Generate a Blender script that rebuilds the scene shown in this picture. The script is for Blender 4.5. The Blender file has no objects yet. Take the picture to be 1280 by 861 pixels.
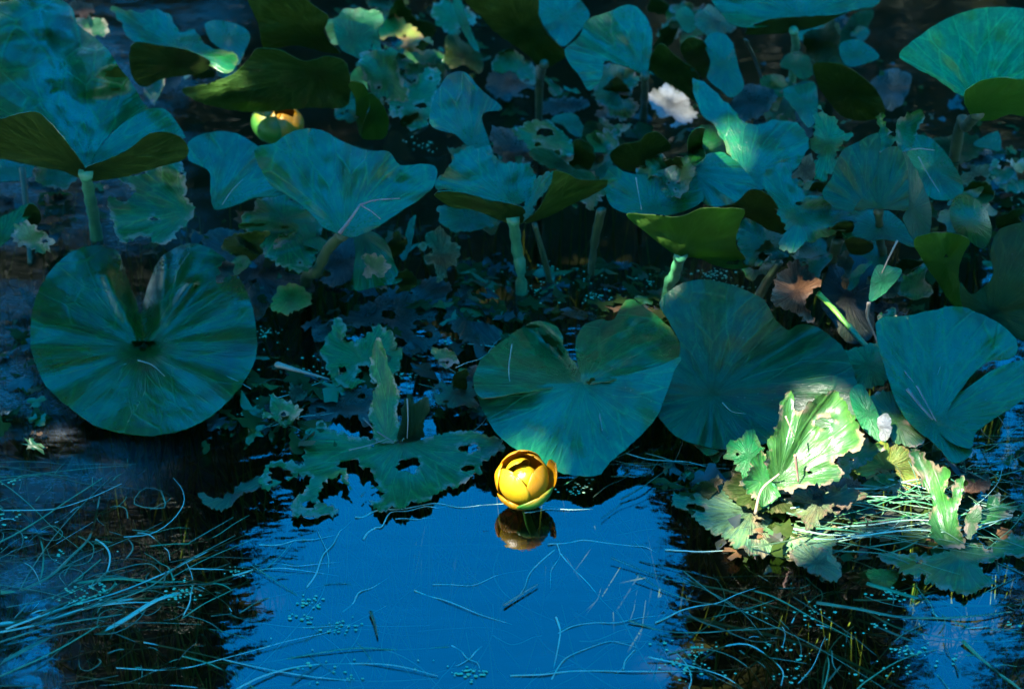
import bpy, math, random
from mathutils import Vector, Matrix, noise, geometry
random.seed(7)
R = math.radians

# ---------------------------------------------------------------- camera, sky, sun, exposure
PITCH = 35.0
CAMH = 1.55
LENS = 85.0
scn = bpy.context.scene
cam_data = bpy.data.cameras.new('camera')
cam = bpy.data.objects.new('camera', cam_data)
scn.collection.objects.link(cam)
cam.location = (0, 0, CAMH)
cam.rotation_euler = (R(90 - PITCH), 0, 0)
cam_data.lens = LENS
cam_data.sensor_width = 36
cam_data.clip_start = 0.05
cam_data.clip_end = 500
cam_data.dof.use_dof = True
cam_data.dof.focus_distance = 2.47
cam_data.dof.aperture_fstop = 6.3
scn.camera = cam

SUN_ELEV, SUN_AZ = 56.0, -118.0        # azimuth from +Y (view direction), clockwise; behind and to the left
w = bpy.data.worlds.new('World'); scn.world = w; w.use_nodes = True
nt = w.node_tree
bg = nt.nodes['Background']
sky = nt.nodes.new('ShaderNodeTexSky'); sky.sky_type = 'NISHITA'; sky.sun_disc = False
sky.sun_elevation = R(SUN_ELEV); sky.sun_rotation = R(SUN_AZ)
sky.air_density = 1.0; sky.dust_density = 0.0; sky.ozone_density = 1.5; sky.altitude = 1500
deep = nt.nodes.new('ShaderNodeHueSaturation')       # polarised, deep mountain-blue sky
deep.inputs['Saturation'].default_value = 1.5; deep.inputs['Hue'].default_value = 0.497
nt.links.new(sky.outputs[0], deep.inputs['Color']); nt.links.new(deep.outputs[0], bg.inputs[0]); bg.inputs[1].default_value = 0.15
sl = bpy.data.lights.new('sun', 'SUN'); sl.energy = 4.2; sl.angle = R(0.5); sl.color = (1, 0.95, 0.86)
so = bpy.data.objects.new('sun', sl); scn.collection.objects.link(so)
ca, sa = math.cos(R(SUN_ELEV)), math.sin(R(SUN_ELEV))
SUNDIR = Vector((math.sin(R(SUN_AZ)) * ca, math.cos(R(SUN_AZ)) * ca, sa))
so.rotation_euler = SUNDIR.to_track_quat('Z', 'Y').to_euler()
scn.view_settings.view_transform = 'Standard'
scn.view_settings.look = 'None'
scn.view_settings.gamma = 1
scn.view_settings.exposure = 3.35
scn.cycles.max_bounces = 10
scn.cycles.transparent_max_bounces = 12

# ---------------------------------------------------------------- helpers
SP, CP = math.sin(R(PITCH)), math.cos(R(PITCH))
CAM = Vector((0, 0, CAMH))
FWD = Vector((0, CP, -SP)); UP = Vector((0, SP, CP)); RT = Vector((1, 0, 0))
K = 18.0 / LENS

def ray(px, py):
    x = (px - 640) / 640 * K; y = -(py - 430.5) / 640 * K
    return (FWD + RT * x + UP * y).normalized()

def at(px, py, z=0.0):
    d = ray(px, py)
    return CAM + d * ((z - CAMH) / d.z)

def tag(o, label=None, cat=None, group=None, kind=None):
    if label: o['label'] = label
    if cat: o['category'] = cat
    if group: o['group'] = group
    if kind: o['kind'] = kind
    return o

def link(o, parent=None):
    scn.collection.objects.link(o)
    if parent is not None: o.parent = parent
    return o

def empty(name, loc):
    o = bpy.data.objects.new(name, None); o.location = loc; o.empty_display_size = .02
    return link(o)

def mesh_obj(name, verts, faces, mats, parent=None, smooth=True, mat_idx=None, origin=None):
    me = bpy.data.meshes.new(name)
    off = Vector(origin) if origin is not None else Vector((0, 0, 0))
    if parent is not None and origin is None: off = parent.matrix_basis.translation.copy() if parent.parent is None else parent.matrix_basis.translation + parent.parent.matrix_basis.translation
    me.from_pydata([tuple(Vector(v) - off) for v in verts], [], faces)
    for m in (mats if isinstance(mats, (list, tuple)) else [mats]): me.materials.append(m)
    if smooth: me.polygons.foreach_set('use_smooth', [True] * len(me.polygons))
    if mat_idx: me.polygons.foreach_set('material_index', mat_idx)
    me.update()
    o = bpy.data.objects.new(name, me)
    if parent is None: o.location = off
    return link(o, parent)

def smooth_path(pts, n=8):
    pts = [Vector(p) for p in pts]
    if len(pts) < 3:
        return [pts[0].lerp(pts[-1], i / n) for i in range(n + 1)]
    P = [pts[0] * 2 - pts[1]] + pts + [pts[-1] * 2 - pts[-2]]
    out = []
    for i in range(1, len(P) - 2):
        p0, p1, p2, p3 = P[i - 1:i + 3]
        for k in range(n):
            t = k / n
            out.append(0.5 * ((2 * p1) + (p2 - p0) * t + (2 * p0 - 5 * p1 + 4 * p2 - p3) * t * t + (3 * p1 - p0 - 3 * p2 + p3) * t ** 3))
    out.append(pts[-1])
    return out

def tube_data(path, r0, r1, sides=8, flat=1.0, bulge=None):
    V, F = [], []
    n = len(path)
    for i, p in enumerate(path):
        t = (path[min(i + 1, n - 1)] - path[max(i - 1, 0)])
        if t.length < 1e-9: t = Vector((0, 0, 1))
        t.normalize()
        a = t.cross(Vector((0, 0, 1)))
        if a.length < .05: a = t.cross(Vector((0, 1, 0)))
        a.normalize(); b = a.cross(t)
        f = i / (n - 1); r = r0 + (r1 - r0) * f
        if bulge: r *= bulge(f)
        r *= 1 + .05 * math.sin(i * 1.7)
        for k in range(sides):
            an = 2 * math.pi * k / sides
            V.append(p + a * math.cos(an) * r + b * math.sin(an) * r * flat)
    for i in range(n - 1):
        for k in range(sides):
            F.append((i * sides + k, i * sides + (k + 1) % sides, (i + 1) * sides + (k + 1) % sides, (i + 1) * sides + k))
    F.append(tuple(range(sides - 1, -1, -1))); F.append(tuple((n - 1) * sides + k for k in range(sides)))
    return V, F

class MB:
    def __init__(s): s.V, s.F, s.M = [], [], []
    def add(s, V, F, m=0):
        b = len(s.V); s.V += list(V); s.F += [tuple(i + b for i in f) for f in F]; s.M += [m] * len(F)
    def build(s, name, mats, parent=None, smooth=True, origin=None):
        return mesh_obj(name, s.V, s.F, mats, parent, smooth, s.M, origin)

# ---------------------------------------------------------------- materials
def nodes_of(name):
    m = bpy.data.materials.new(name); m.use_nodes = True
    n = m.node_tree.nodes; n.clear()
    out = n.new('ShaderNodeOutputMaterial')
    return m, m.node_tree, out

def N(nt, typ, **kw):
    x = nt.nodes.new(typ)
    for k, v in kw.items():
        if k.startswith('i_'):
            key = k[2:]
            x.inputs[int(key) if key.isdigit() else key.replace('_', ' ')].default_value = v
        else: setattr(x, k, v)
    return x

def mix(nt, fac, a, b, mode='MIX'):
    x = nt.nodes.new('ShaderNodeMix'); x.data_type = 'RGBA'; x.blend_type = mode
    for sock, v in ((x.inputs[0], fac), (x.inputs[6], a), (x.inputs[7], b)):
        if hasattr(v, 'is_output'): nt.links.new(v, sock)
        else: sock.default_value = v if not isinstance(v, tuple) else (*v, 1) if len(v) == 3 else v
    return x.outputs[2]

def ramp(nt, val, lo, hi, a=0.0, b=1.0):
    x = nt.nodes.new('ShaderNodeMapRange'); x.interpolation_type = 'SMOOTHSTEP'
    nt.links.new(val, x.inputs[0])
    x.inputs[1].default_value = lo; x.inputs[2].default_value = hi; x.inputs[3].default_value = a; x.inputs[4].default_value = b
    return x.outputs[0]

def mathn(nt, op, a, b):
    x = nt.nodes.new('ShaderNodeMath'); x.operation = op
    for s, v in ((x.inputs[0], a), (x.inputs[1], b)):
        if hasattr(v, 'is_output'): nt.links.new(v, s)
        else: s.default_value = v
    return x.outputs[0]

def leaf_mat(name, base, var, blotch=(0.05, 0.035, 0.015), blotch_amt=0.25, edge=(0.10, 0.12, 0.03), edge_amt=0.5,
             rough=0.34, transl=0.25, tcol=None, spec=0.5, coat=0.0, bump=0.35):
    m, nt, out = nodes_of(name)
    pol = N(nt, 'ShaderNodeAttribute', attribute_name='polar')
    edg = N(nt, 'ShaderNodeAttribute', attribute_name='edge')
    tc = N(nt, 'ShaderNodeTexCoord')
    oi = N(nt, 'ShaderNodeObjectInfo')
    streak = N(nt, 'ShaderNodeTexNoise', i_Scale=11.0, i_Detail=5.0, i_Roughness=.6)
    nt.links.new(pol.outputs['Vector'], streak.inputs['Vector'])
    fine = N(nt, 'ShaderNodeTexNoise', i_Scale=22.0, i_Detail=3.0)
    nt.links.new(pol.outputs['Vector'], fine.inputs['Vector'])
    big = N(nt, 'ShaderNodeTexNoise', i_Scale=14.0, i_Detail=5.0, i_Roughness=.65)
    nt.links.new(tc.outputs['Object'], big.inputs['Vector'])
    speck = N(nt, 'ShaderNodeTexVoronoi', i_Scale=120.0)
    nt.links.new(tc.outputs['Object'], speck.inputs['Vector'])
    grain = N(nt, 'ShaderNodeTexNoise', i_Scale=260.0, i_Detail=4.0, i_Roughness=.7)
    nt.links.new(tc.outputs['Object'], grain.inputs['Vector'])
    rimn = N(nt, 'ShaderNodeTexNoise', i_Scale=55.0, i_Detail=4.0, i_Roughness=.7)
    nt.links.new(tc.outputs['Object'], rimn.inputs['Vector'])
    c = mix(nt, ramp(nt, streak.outputs[0], .3, .7), base, var)
    c = mix(nt, mathn(nt, 'MULTIPLY', ramp(nt, fine.outputs[0], .45, .7), .35), c, tuple(min(1, v * 1.9) for v in var))
    vs = N(nt, 'ShaderNodeVectorMath', operation='MULTIPLY'); nt.links.new(pol.outputs['Vector'], vs.inputs[0]); vs.inputs[1].default_value = (4.6, 4.6, 5.0)
    vn = N(nt, 'ShaderNodeTexVoronoi', feature='DISTANCE_TO_EDGE', i_Scale=1.0, i_Randomness=.85); nt.links.new(vs.outputs[0], vn.inputs['Vector'])
    vein = mathn(nt, 'MULTIPLY', ramp(nt, vn.outputs['Distance'], .005, .055, 1, 0), ramp(nt, big.outputs[0], .3, .6, .25, 1))
    c = mix(nt, mathn(nt, 'MULTIPLY', vein, .45), c, tuple(min(1, v * 2.2 + .004) for v in var))
    c = mix(nt, ramp(nt, grain.outputs[0], .3, .75, 0, .4), c, tuple(v * .45 for v in base))
    bl = mathn(nt, 'MULTIPLY', ramp(nt, big.outputs[0], .5, .72), blotch_amt)
    c = mix(nt, bl, c, blotch)
    sp = mathn(nt, 'MULTIPLY', ramp(nt, speck.outputs['Distance'], .16, .06), ramp(nt, big.outputs[0], .42, .62, 0, .55))
    c = mix(nt, sp, c, (0.16, 0.15, 0.08))
    en = mathn(nt, 'MULTIPLY', edg.outputs['Fac'], ramp(nt, rimn.outputs[0], .38, .62, .0, 1.25))
    ef = mathn(nt, 'MULTIPLY', ramp(nt, en, .25, .8), edge_amt)
    c = mix(nt, ef, c, edge)
    # each leaf a little different
    br = nt.nodes.new('ShaderNodeHueSaturation')
    nt.links.new(c, br.inputs['Color'])
    hm = mathn(nt, 'ADD', mathn(nt, 'MULTIPLY', oi.outputs['Random'], .04), .48)
    nt.links.new(hm, br.inputs['Hue'])
    nt.links.new(mathn(nt, 'ADD', mathn(nt, 'MULTIPLY', oi.outputs['Random'], .5), .75), br.inputs['Value'])
    c = br.outputs[0]
    b1 = N(nt, 'ShaderNodeBump', i_Strength=bump, i_Distance=.004)
    nt.links.new(streak.outputs[0], b1.inputs['Height'])
    b2 = N(nt, 'ShaderNodeBump', i_Strength=bump * .55, i_Distance=.0015)
    nt.links.new(fine.outputs[0], b2.inputs['Height']); nt.links.new(b1.outputs[0], b2.inputs['Normal'])
    b3 = N(nt, 'ShaderNodeBump', i_Strength=bump * .4, i_Distance=.0005)
    nt.links.new(grain.outputs[0], b3.inputs['Height']); nt.links.new(b2.outputs[0], b3.inputs['Normal'])
    b4 = N(nt, 'ShaderNodeBump', i_Strength=.5, i_Distance=.0012)
    nt.links.new(vein, b4.inputs['Height']); nt.links.new(b3.outputs[0], b4.inputs['Normal']); b3 = b4
    p = N(nt, 'ShaderNodeBsdfPrincipled')
    nt.links.new(c, p.inputs['Base Color']); nt.links.new(b3.outputs[0], p.inputs['Normal'])
    nt.links.new(ramp(nt, mathn(nt, 'ADD', mathn(nt, 'MULTIPLY', big.outputs[0], .6), mathn(nt, 'MULTIPLY', grain.outputs[0], .4)), .3, .7, rough - .1, rough + .18), p.inputs['Roughness'])
    p.inputs['Specular IOR Level'].default_value = spec
    p.inputs['Coat Weight'].default_value = coat; p.inputs['Coat Roughness'].default_value = .2; nt.links.new(b2.outputs[0], p.inputs['Coat Normal'])
    t = N(nt, 'ShaderNodeBsdfTranslucent')
    if tcol: t.inputs[0].default_value = (*tcol, 1)
    else: nt.links.new(c, t.inputs[0])
    ms = N(nt, 'ShaderNodeMixShader', i_0=transl)
    nt.links.new(p.outputs[0], ms.inputs[1]); nt.links.new(t.outputs[0], ms.inputs[2])
    nt.links.new(ms.outputs[0], out.inputs[0])
    return m

def simple_mat(name, base, var, scale=60, rough=.5, bump=.3, transl=0, spec=.5, dist=.002):
    m, nt, out = nodes_of(name)
    tc = N(nt, 'ShaderNodeTexCoord')
    a = N(nt, 'ShaderNodeTexNoise', i_Scale=scale, i_Detail=5.0, i_Roughness=.65)
    nt.links.new(tc.outputs['Object'], a.inputs['Vector'])
    c = mix(nt, ramp(nt, a.outputs[0], .3, .7), base, var)
    b = N(nt, 'ShaderNodeBump', i_Strength=bump, i_Distance=dist); nt.links.new(a.outputs[0], b.inputs['Height'])
    p = N(nt, 'ShaderNodeBsdfPrincipled', i_Roughness=rough); p.inputs['Specular IOR Level'].default_value = spec
    nt.links.new(c, p.inputs['Base Color']); nt.links.new(b.outputs[0], p.inputs['Normal'])
    if transl:
        t = N(nt, 'ShaderNodeBsdfTranslucent'); nt.links.new(c, t.inputs[0])
        ms = N(nt, 'ShaderNodeMixShader', i_0=transl); nt.links.new(p.outputs[0], ms.inputs[1]); nt.links.new(t.outputs[0], ms.inputs[2])
        nt.links.new(ms.outputs[0], out.inputs[0])
    else: nt.links.new(p.outputs[0], out.inputs[0])
    return m

M = {}
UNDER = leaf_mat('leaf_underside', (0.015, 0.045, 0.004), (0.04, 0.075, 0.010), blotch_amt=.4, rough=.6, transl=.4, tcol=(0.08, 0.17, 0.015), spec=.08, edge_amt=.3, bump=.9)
GLOW = leaf_mat('sunlit_painted_underside', (0.03, 0.08, 0.008), (0.045, 0.11, 0.012), blotch_amt=.3, rough=.55, transl=.5, tcol=(0.2, 0.55, 0.06), spec=.12, edge_amt=.3, bump=.9)  # brighter copy of UNDER, sun shining through put into the colour
M['wax'] = leaf_mat('waxy_blue_green_leaf', (0.003, 0.088, 0.013), (0.008, 0.115, 0.016), blotch_amt=.75, blotch=(0.012, 0.030, 0.006), rough=.30, spec=.5, bump=.35, coat=.45)  # blotch paints in dark tree reflections on the wax
M['fresh'] = leaf_mat('fresh_green_leaf', (0.008, 0.12, 0.018), (0.014, 0.17, 0.024), blotch_amt=.15, rough=.33, spec=.5, bump=.6, coat=.2)
M['dusky'] = leaf_mat('dusky_green_leaf', (0.005, 0.050, 0.009), (0.012, 0.072, 0.012), blotch=(0.04, 0.03, 0.015), blotch_amt=.8, rough=.42, spec=.35, bump=.4, coat=.12)
M['torn'] = leaf_mat('torn_weathered_leaf', (0.008, 0.095, 0.012), (0.03, 0.14, 0.018), blotch=(0.10, 0.09, 0.05), blotch_amt=.55, edge=(0.26, 0.20, 0.11), edge_amt=.95, rough=.40, coat=.2)
M['rot'] = leaf_mat('rotting_leaf', (0.05, 0.13, 0.07), (0.10, 0.17, 0.05), blotch=(0.17, 0.12, 0.04), blotch_amt=.85, edge=(0.2, 0.14, 0.07), edge_amt=.9, rough=.45, bump=.9)
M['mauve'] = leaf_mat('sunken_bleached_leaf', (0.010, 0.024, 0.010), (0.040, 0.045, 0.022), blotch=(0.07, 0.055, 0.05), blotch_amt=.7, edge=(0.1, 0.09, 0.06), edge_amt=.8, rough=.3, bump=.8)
M['olive'] = leaf_mat('olive_leaf', (0.02, 0.045, 0.006), (0.035, 0.06, 0.01), blotch_amt=.5, rough=.5, transl=.35, tcol=(0.07, 0.16, 0.015), spec=.12, bump=.9, edge=(0.15, 0.13, 0.05))
M['brown'] = leaf_mat('dead_brown_leaf', (0.12, 0.065, 0.022), (0.20, 0.11, 0.04), blotch=(0.07, 0.04, 0.02), blotch_amt=.8, edge=(0.3, 0.2, 0.1), edge_amt=.6, rough=.7, bump=.9, spec=.2)
M['yellow'] = leaf_mat('yellowing_leaf', (0.22, 0.22, 0.02), (0.14, 0.24, 0.03), blotch=(0.18, 0.09, 0.02), blotch_amt=.9, edge=(0.3, 0.18, 0.05), edge_amt=.8, rough=.5, bump=.9)
M['fan'] = leaf_mat('bright_green_leaf', (0.008, 0.16, 0.02), (0.016, 0.22, 0.03), blotch_amt=.1, rough=.4, spec=.4, bump=.4, coat=.2)
M['paper'] = leaf_mat('white_papery_leaf', (0.5, 0.5, 0.45), (0.35, 0.38, 0.33), blotch_amt=.5, rough=.5, bump=.9)  # near-white base, far paler than the other leaves
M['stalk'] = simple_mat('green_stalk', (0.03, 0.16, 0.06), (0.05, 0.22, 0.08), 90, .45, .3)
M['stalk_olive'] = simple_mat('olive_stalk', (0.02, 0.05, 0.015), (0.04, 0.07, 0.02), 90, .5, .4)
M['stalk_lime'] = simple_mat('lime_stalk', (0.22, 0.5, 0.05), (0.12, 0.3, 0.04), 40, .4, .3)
M['straw'] = simple_mat('dry_straw', (0.2, 0.15, 0.09), (0.28, 0.21, 0.13), 80, .6, .3)
M['pink_straw'] = simple_mat('reddish_dry_stem', (0.2, 0.09, 0.06), (0.28, 0.15, 0.1), 80, .6, .3)
M['blade'] = simple_mat('floating_grass_blade', (0.03, 0.12, 0.06), (0.12, 0.24, 0.11), 30, .35, .2, transl=.2)
M['pale_blade'] = simple_mat('pale_grass_blade', (0.20, 0.36, 0.24), (0.32, 0.46, 0.30), 30, .4, .2)
M['weed'] = simple_mat('submerged_weed', (0.10, 0.17, 0.03), (0.18, 0.24, 0.04), 30, .7, .2)
M['duckweed'] = simple_mat('duckweed_green', (0.18, 0.38, 0.14), (0.3, 0.46, 0.22), 200, .5, .2)
M['crust'] = simple_mat('pale_decay_crust', (0.30, 0.24, 0.15), (0.16, 0.14, 0.07), 160, .7, .9)
# ---------------------------------------------------------------- setting: sky is the world; pond bed, water
def pond():
    # bed sheet: shallow pond rising to banks, then flat ground to the horizon
    radii = [0, 1, 2, 3, 4, 5, 6, 7, 8, 8.6, 9.2, 10, 12, 16, 24, 40, 80, 150, 300]
    V, F = [], []
    seg = 72; cx, cy = 0.0, 4.2
    V.append((cx, cy, -.32))
    for r in radii[1:]:
        for k in range(seg):
            a = 2 * math.pi * k / seg
            s = min(1, max(0, (r - 7.2) / 2.4)); s = s * s * (3 - 2 * s)
            z = -.32 + s * .55
            z += (noise.noise(Vector((r * math.cos(a) * .7, r * math.sin(a) * .7, 0))) * .05) * (1 if r < 60 else 0)
            V.append((cx + r * math.cos(a), cy + r * math.sin(a), z))
    for k in range(seg): F.append((0, 1 + k, 1 + (k + 1) % seg))
    for i in range(len(radii) - 2):
        for k in range(seg):
            a = 1 + i * seg + k; b = 1 + i * seg + (k + 1) % seg
            F.append((a, a + seg, b + seg, b))
    mud = simple_mat('mud_and_grass', (0.008, 0.010, 0.003), (0.02, 0.022, 0.006), 9, .9, .5, dist=.02)
    tag(mesh_obj('ground', V, F, mud), 'dark muddy pond bed and bank', kind='structure')
    # water
    m, nt, out = nodes_of('pond_water')
    tc = N(nt, 'ShaderNodeTexCoord')
    mp = N(nt, 'ShaderNodeMapping'); mp.inputs['Scale'].default_value = (1.0, 2.4, 1.0)
    nt.links.new(tc.outputs['Object'], mp.inputs[0])
    n1 = N(nt, 'ShaderNodeTexNoise', i_Scale=9.0, i_Detail=3.0, i_Roughness=.45)
    nt.links.new(mp.outputs[0], n1.inputs['Vector'])
    b1 = N(nt, 'ShaderNodeBump', i_Strength=.10, i_Distance=.01); nt.links.new(n1.outputs[0], b1.inputs['Height'])
    n2 = N(nt, 'ShaderNodeTexNoise', i_Scale=45.0, i_Detail=3.0, i_Roughness=.5)
    nt.links.new(mp.outputs[0], n2.inputs['Vector'])
    # a breeze ruffles only the far right open patch
    b2 = N(nt, 'ShaderNodeBump', i_Strength=.022, i_Distance=.006); nt.links.new(n2.outputs[0], b2.inputs['Height']); nt.links.new(b1.outputs[0], b2.inputs['Normal'])
    fr = N(nt, 'ShaderNodeFresnel', i_IOR=1.75); nt.links.new(b2.outputs[0], fr.inputs['Normal'])
    gl = N(nt, 'ShaderNodeBsdfGlossy', i_Roughness=.015); nt.links.new(b2.outputs[0], gl.inputs['Normal'])
    gl.inputs['Color'].default_value = (1, 1, 1, 1)
    tr = N(nt, 'ShaderNodeBsdfTransparent'); tr.inputs[0].default_value = (.62, .64, .44, 1)
    ms = N(nt, 'ShaderNodeMixShader'); nt.links.new(fr.outputs[0], ms.inputs[0])
    nt.links.new(tr.outputs[0], ms.inputs[1]); nt.links.new(gl.outputs[0], ms.inputs[2])
    # thin film of pond scum: dull matte patches where it has gathered
    sc = N(nt, 'ShaderNodeTexNoise', i_Scale=6.0, i_Detail=7.0, i_Roughness=.7)
    mp2 = N(nt, 'ShaderNodeMapping'); mp2.inputs['Scale'].default_value = (.8, 1.8, 1); nt.links.new(tc.outputs['Object'], mp2.inputs[0])
    nt.links.new(mp2.outputs[0], sc.inputs['Vector'])
    fl = N(nt, 'ShaderNodeTexNoise', i_Scale=150.0, i_Detail=4.0, i_Roughness=.7); nt.links.new(mp.outputs[0], fl.inputs['Vector'])
    # where it gathers: away from the open water around the flower
    sx = N(nt, 'ShaderNodeSeparateXYZ'); nt.links.new(tc.outputs['Object'], sx.inputs[0])
    sepd = N(nt, 'ShaderNodeVectorMath', operation='DISTANCE'); nt.links.new(tc.outputs['Object'], sepd.inputs[0]); sepd.inputs[1].default_value = (0.02, 1.72, 0)
    openw = ramp(nt, sepd.outputs['Value'], .30, .55)
    amt = mathn(nt, 'MULTIPLY', mathn(nt, 'MULTIPLY', ramp(nt, sc.outputs[0], .42, .60), ramp(nt, fl.outputs[0], .35, .6, .2, 1)), mathn(nt, 'MULTIPLY', openw, ramp(nt, sx.outputs[0], -.47, -.33, .8, .03)))
    scum = N(nt, 'ShaderNodeBsdfPrincipled', i_Roughness=.5); scum.inputs['Base Color'].default_value = (.10, .10, .08, 1)
    ms2 = N(nt, 'ShaderNodeMixShader'); nt.links.new(amt, ms2.inputs[0]); nt.links.new(ms.outputs[0], ms2.inputs[1]); nt.links.new(scum.outputs[0], ms2.inputs[2])
    nt.links.new(ms2.outputs[0], out.inputs[0])
    V = [(cx, cy, 0)]; F = []
    for k in range(96):
        a = 2 * math.pi * k / 96; V.append((cx + 9.3 * math.cos(a), cy + 9.3 * math.sin(a), 0))
    for k in range(96): F.append((0, 1 + k, 1 + (k + 1) % 96))
    tag(mesh_obj('water', V, F, m), 'still blue pond water reflecting the sky', kind='structure')
pond()

# ---------------------------------------------------------------- trees: seen mirrored in the water, and unseen ones added to shade the lilies
bark = simple_mat('bark', (0.05, 0.035, 0.025), (0.09, 0.07, 0.05), 12, .9, .8, dist=.02)
needle = simple_mat('spruce_needles', (0.014, 0.022, 0.005), (0.030, 0.040, 0.008), 3, .7, 0)
broad = simple_mat('tree_leaves', (0.03, 0.08, 0.02), (0.05, 0.11, 0.03), 3, .6, 0, transl=.2)

def spruce_meshes(h=16.0, r=2.2, n=9000, seed=1):
    rnd = random.Random(seed); mb = MB()
    for i in range(n):
        f = rnd.random() ** .8
        tier = math.floor(f * 26) / 26
        z = .6 + (h - .6) * (tier + rnd.random() * .02)
        rr = r * (1 - tier) * (.35 + .65 * rnd.random() ** .6) * (1 + .25 * math.sin(tier * 97 + 3)) + .05
        a = rnd.random() * 6.283
        a = round(a / .45) * .45 + rnd.gauss(0, .12) + tier * 13
        z -= rr * .35
        c = Vector((rr * math.cos(a), rr * math.sin(a), z + rnd.gauss(0, .08)))
        d = Vector((math.cos(a + rnd.gauss(0, .5)), math.sin(a + rnd.gauss(0, .5)), -.35 + rnd.gauss(0, .25))).normalized()
        s = d.cross(Vector((rnd.gauss(0, .3), rnd.gauss(0, .3), 1))).normalized()
        L, W = .28 + .2 * rnd.random(), .05 + .05 * rnd.random()
        mb.add([c - d * L * .5 - s * W * .4, c - s * W, c + d * L * .5, c + s * W], [(0, 1, 2, 3)])
    path = [Vector((0, 0, -.2)), Vector((.05, 0, h * .5)), Vector((0, .03, h))]
    tv, tf = tube_data(smooth_path(path, 10), .24, .02, 10)
    return mb, (tv, tf)

sm, st_ = spruce_meshes()
crown_me = trunk_me = None
def spruce(x, y, s, sw, rot, label, wide=1.0):
    global crown_me, trunk_me
    r = empty('spruce_tree', (x, y, .15)); r.scale = (sw, sw, s); r.rotation_euler.z = rot
    tag(r, label, 'tree', 'spruces across the pond, mirrored in the water')
    if crown_me is None:
        c = mesh_obj('crown', sm.V, sm.F, needle, None, False); crown_me = c.data; c.parent = r
        t = mesh_obj('trunk', st_[0], st_[1], bark); trunk_me = t.data; t.parent = r
    else:
        c = bpy.data.objects.new('crown', crown_me); link(c, r)
        t = bpy.data.objects.new('trunk', trunk_me); link(t, r)

def azpos(px, dist):
    x = (px - 640) / 640 * K / .77
    return dist * x / math.sqrt(1 + x * x), dist / math.sqrt(1 + x * x)
SPR = 'tall dark spruce on the far bank, mirrored dim in the water'
# tall ones (break the blue mirror low on both sides)
for (px, dist, s, sw) in ((175, 15.5, 1.32, .62), (120, 19, 1.45, .75), (1010, 15, 1.28, .85), (1410, 15.5, 1.3, .8), (1075, 19, 1.35, .6), (-60, 21, 1.3, 1.0),
        (285, 17, .84, .8), (345, 19, .86, .8), (232, 16, .98, .7), (905, 17, .92, .9), (860, 19, .86, .8), (950, 16, 1.02, .8)):
    x, y = azpos(px, dist)
    spruce(x, y, s, sw, px * .37, SPR)
# lower tree line behind
rr = random.Random(4)
for i in range(28):
    px = -500 + i * 88 + rr.uniform(-40, 40); dist = (19 if i % 2 else 23) + rr.uniform(-1.5, 1.5)
    x, y = azpos(px, dist)
    hgt = dist * math.tan(R(rr.uniform(32.0, 35.0) if 250 < px < 1000 else rr.uniform(29, 33)))
    spruce(x, y, hgt / 16.0, 1.15, i * 1.3, SPR)

# unseen ring of spruces added to dim the sky and darken leaf reflections
for i in range(16):
    a = R(48 + i * 17.6 + rr.uniform(-5, 5)); dist = rr.uniform(10.5, 14)
    spruce(dist * math.sin(a), 3.0 + dist * math.cos(a), rr.uniform(.62, .95), 1.25, i * 2.1, 'unseen dark spruce close to the shore, added to darken the leaf reflections')
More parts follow.
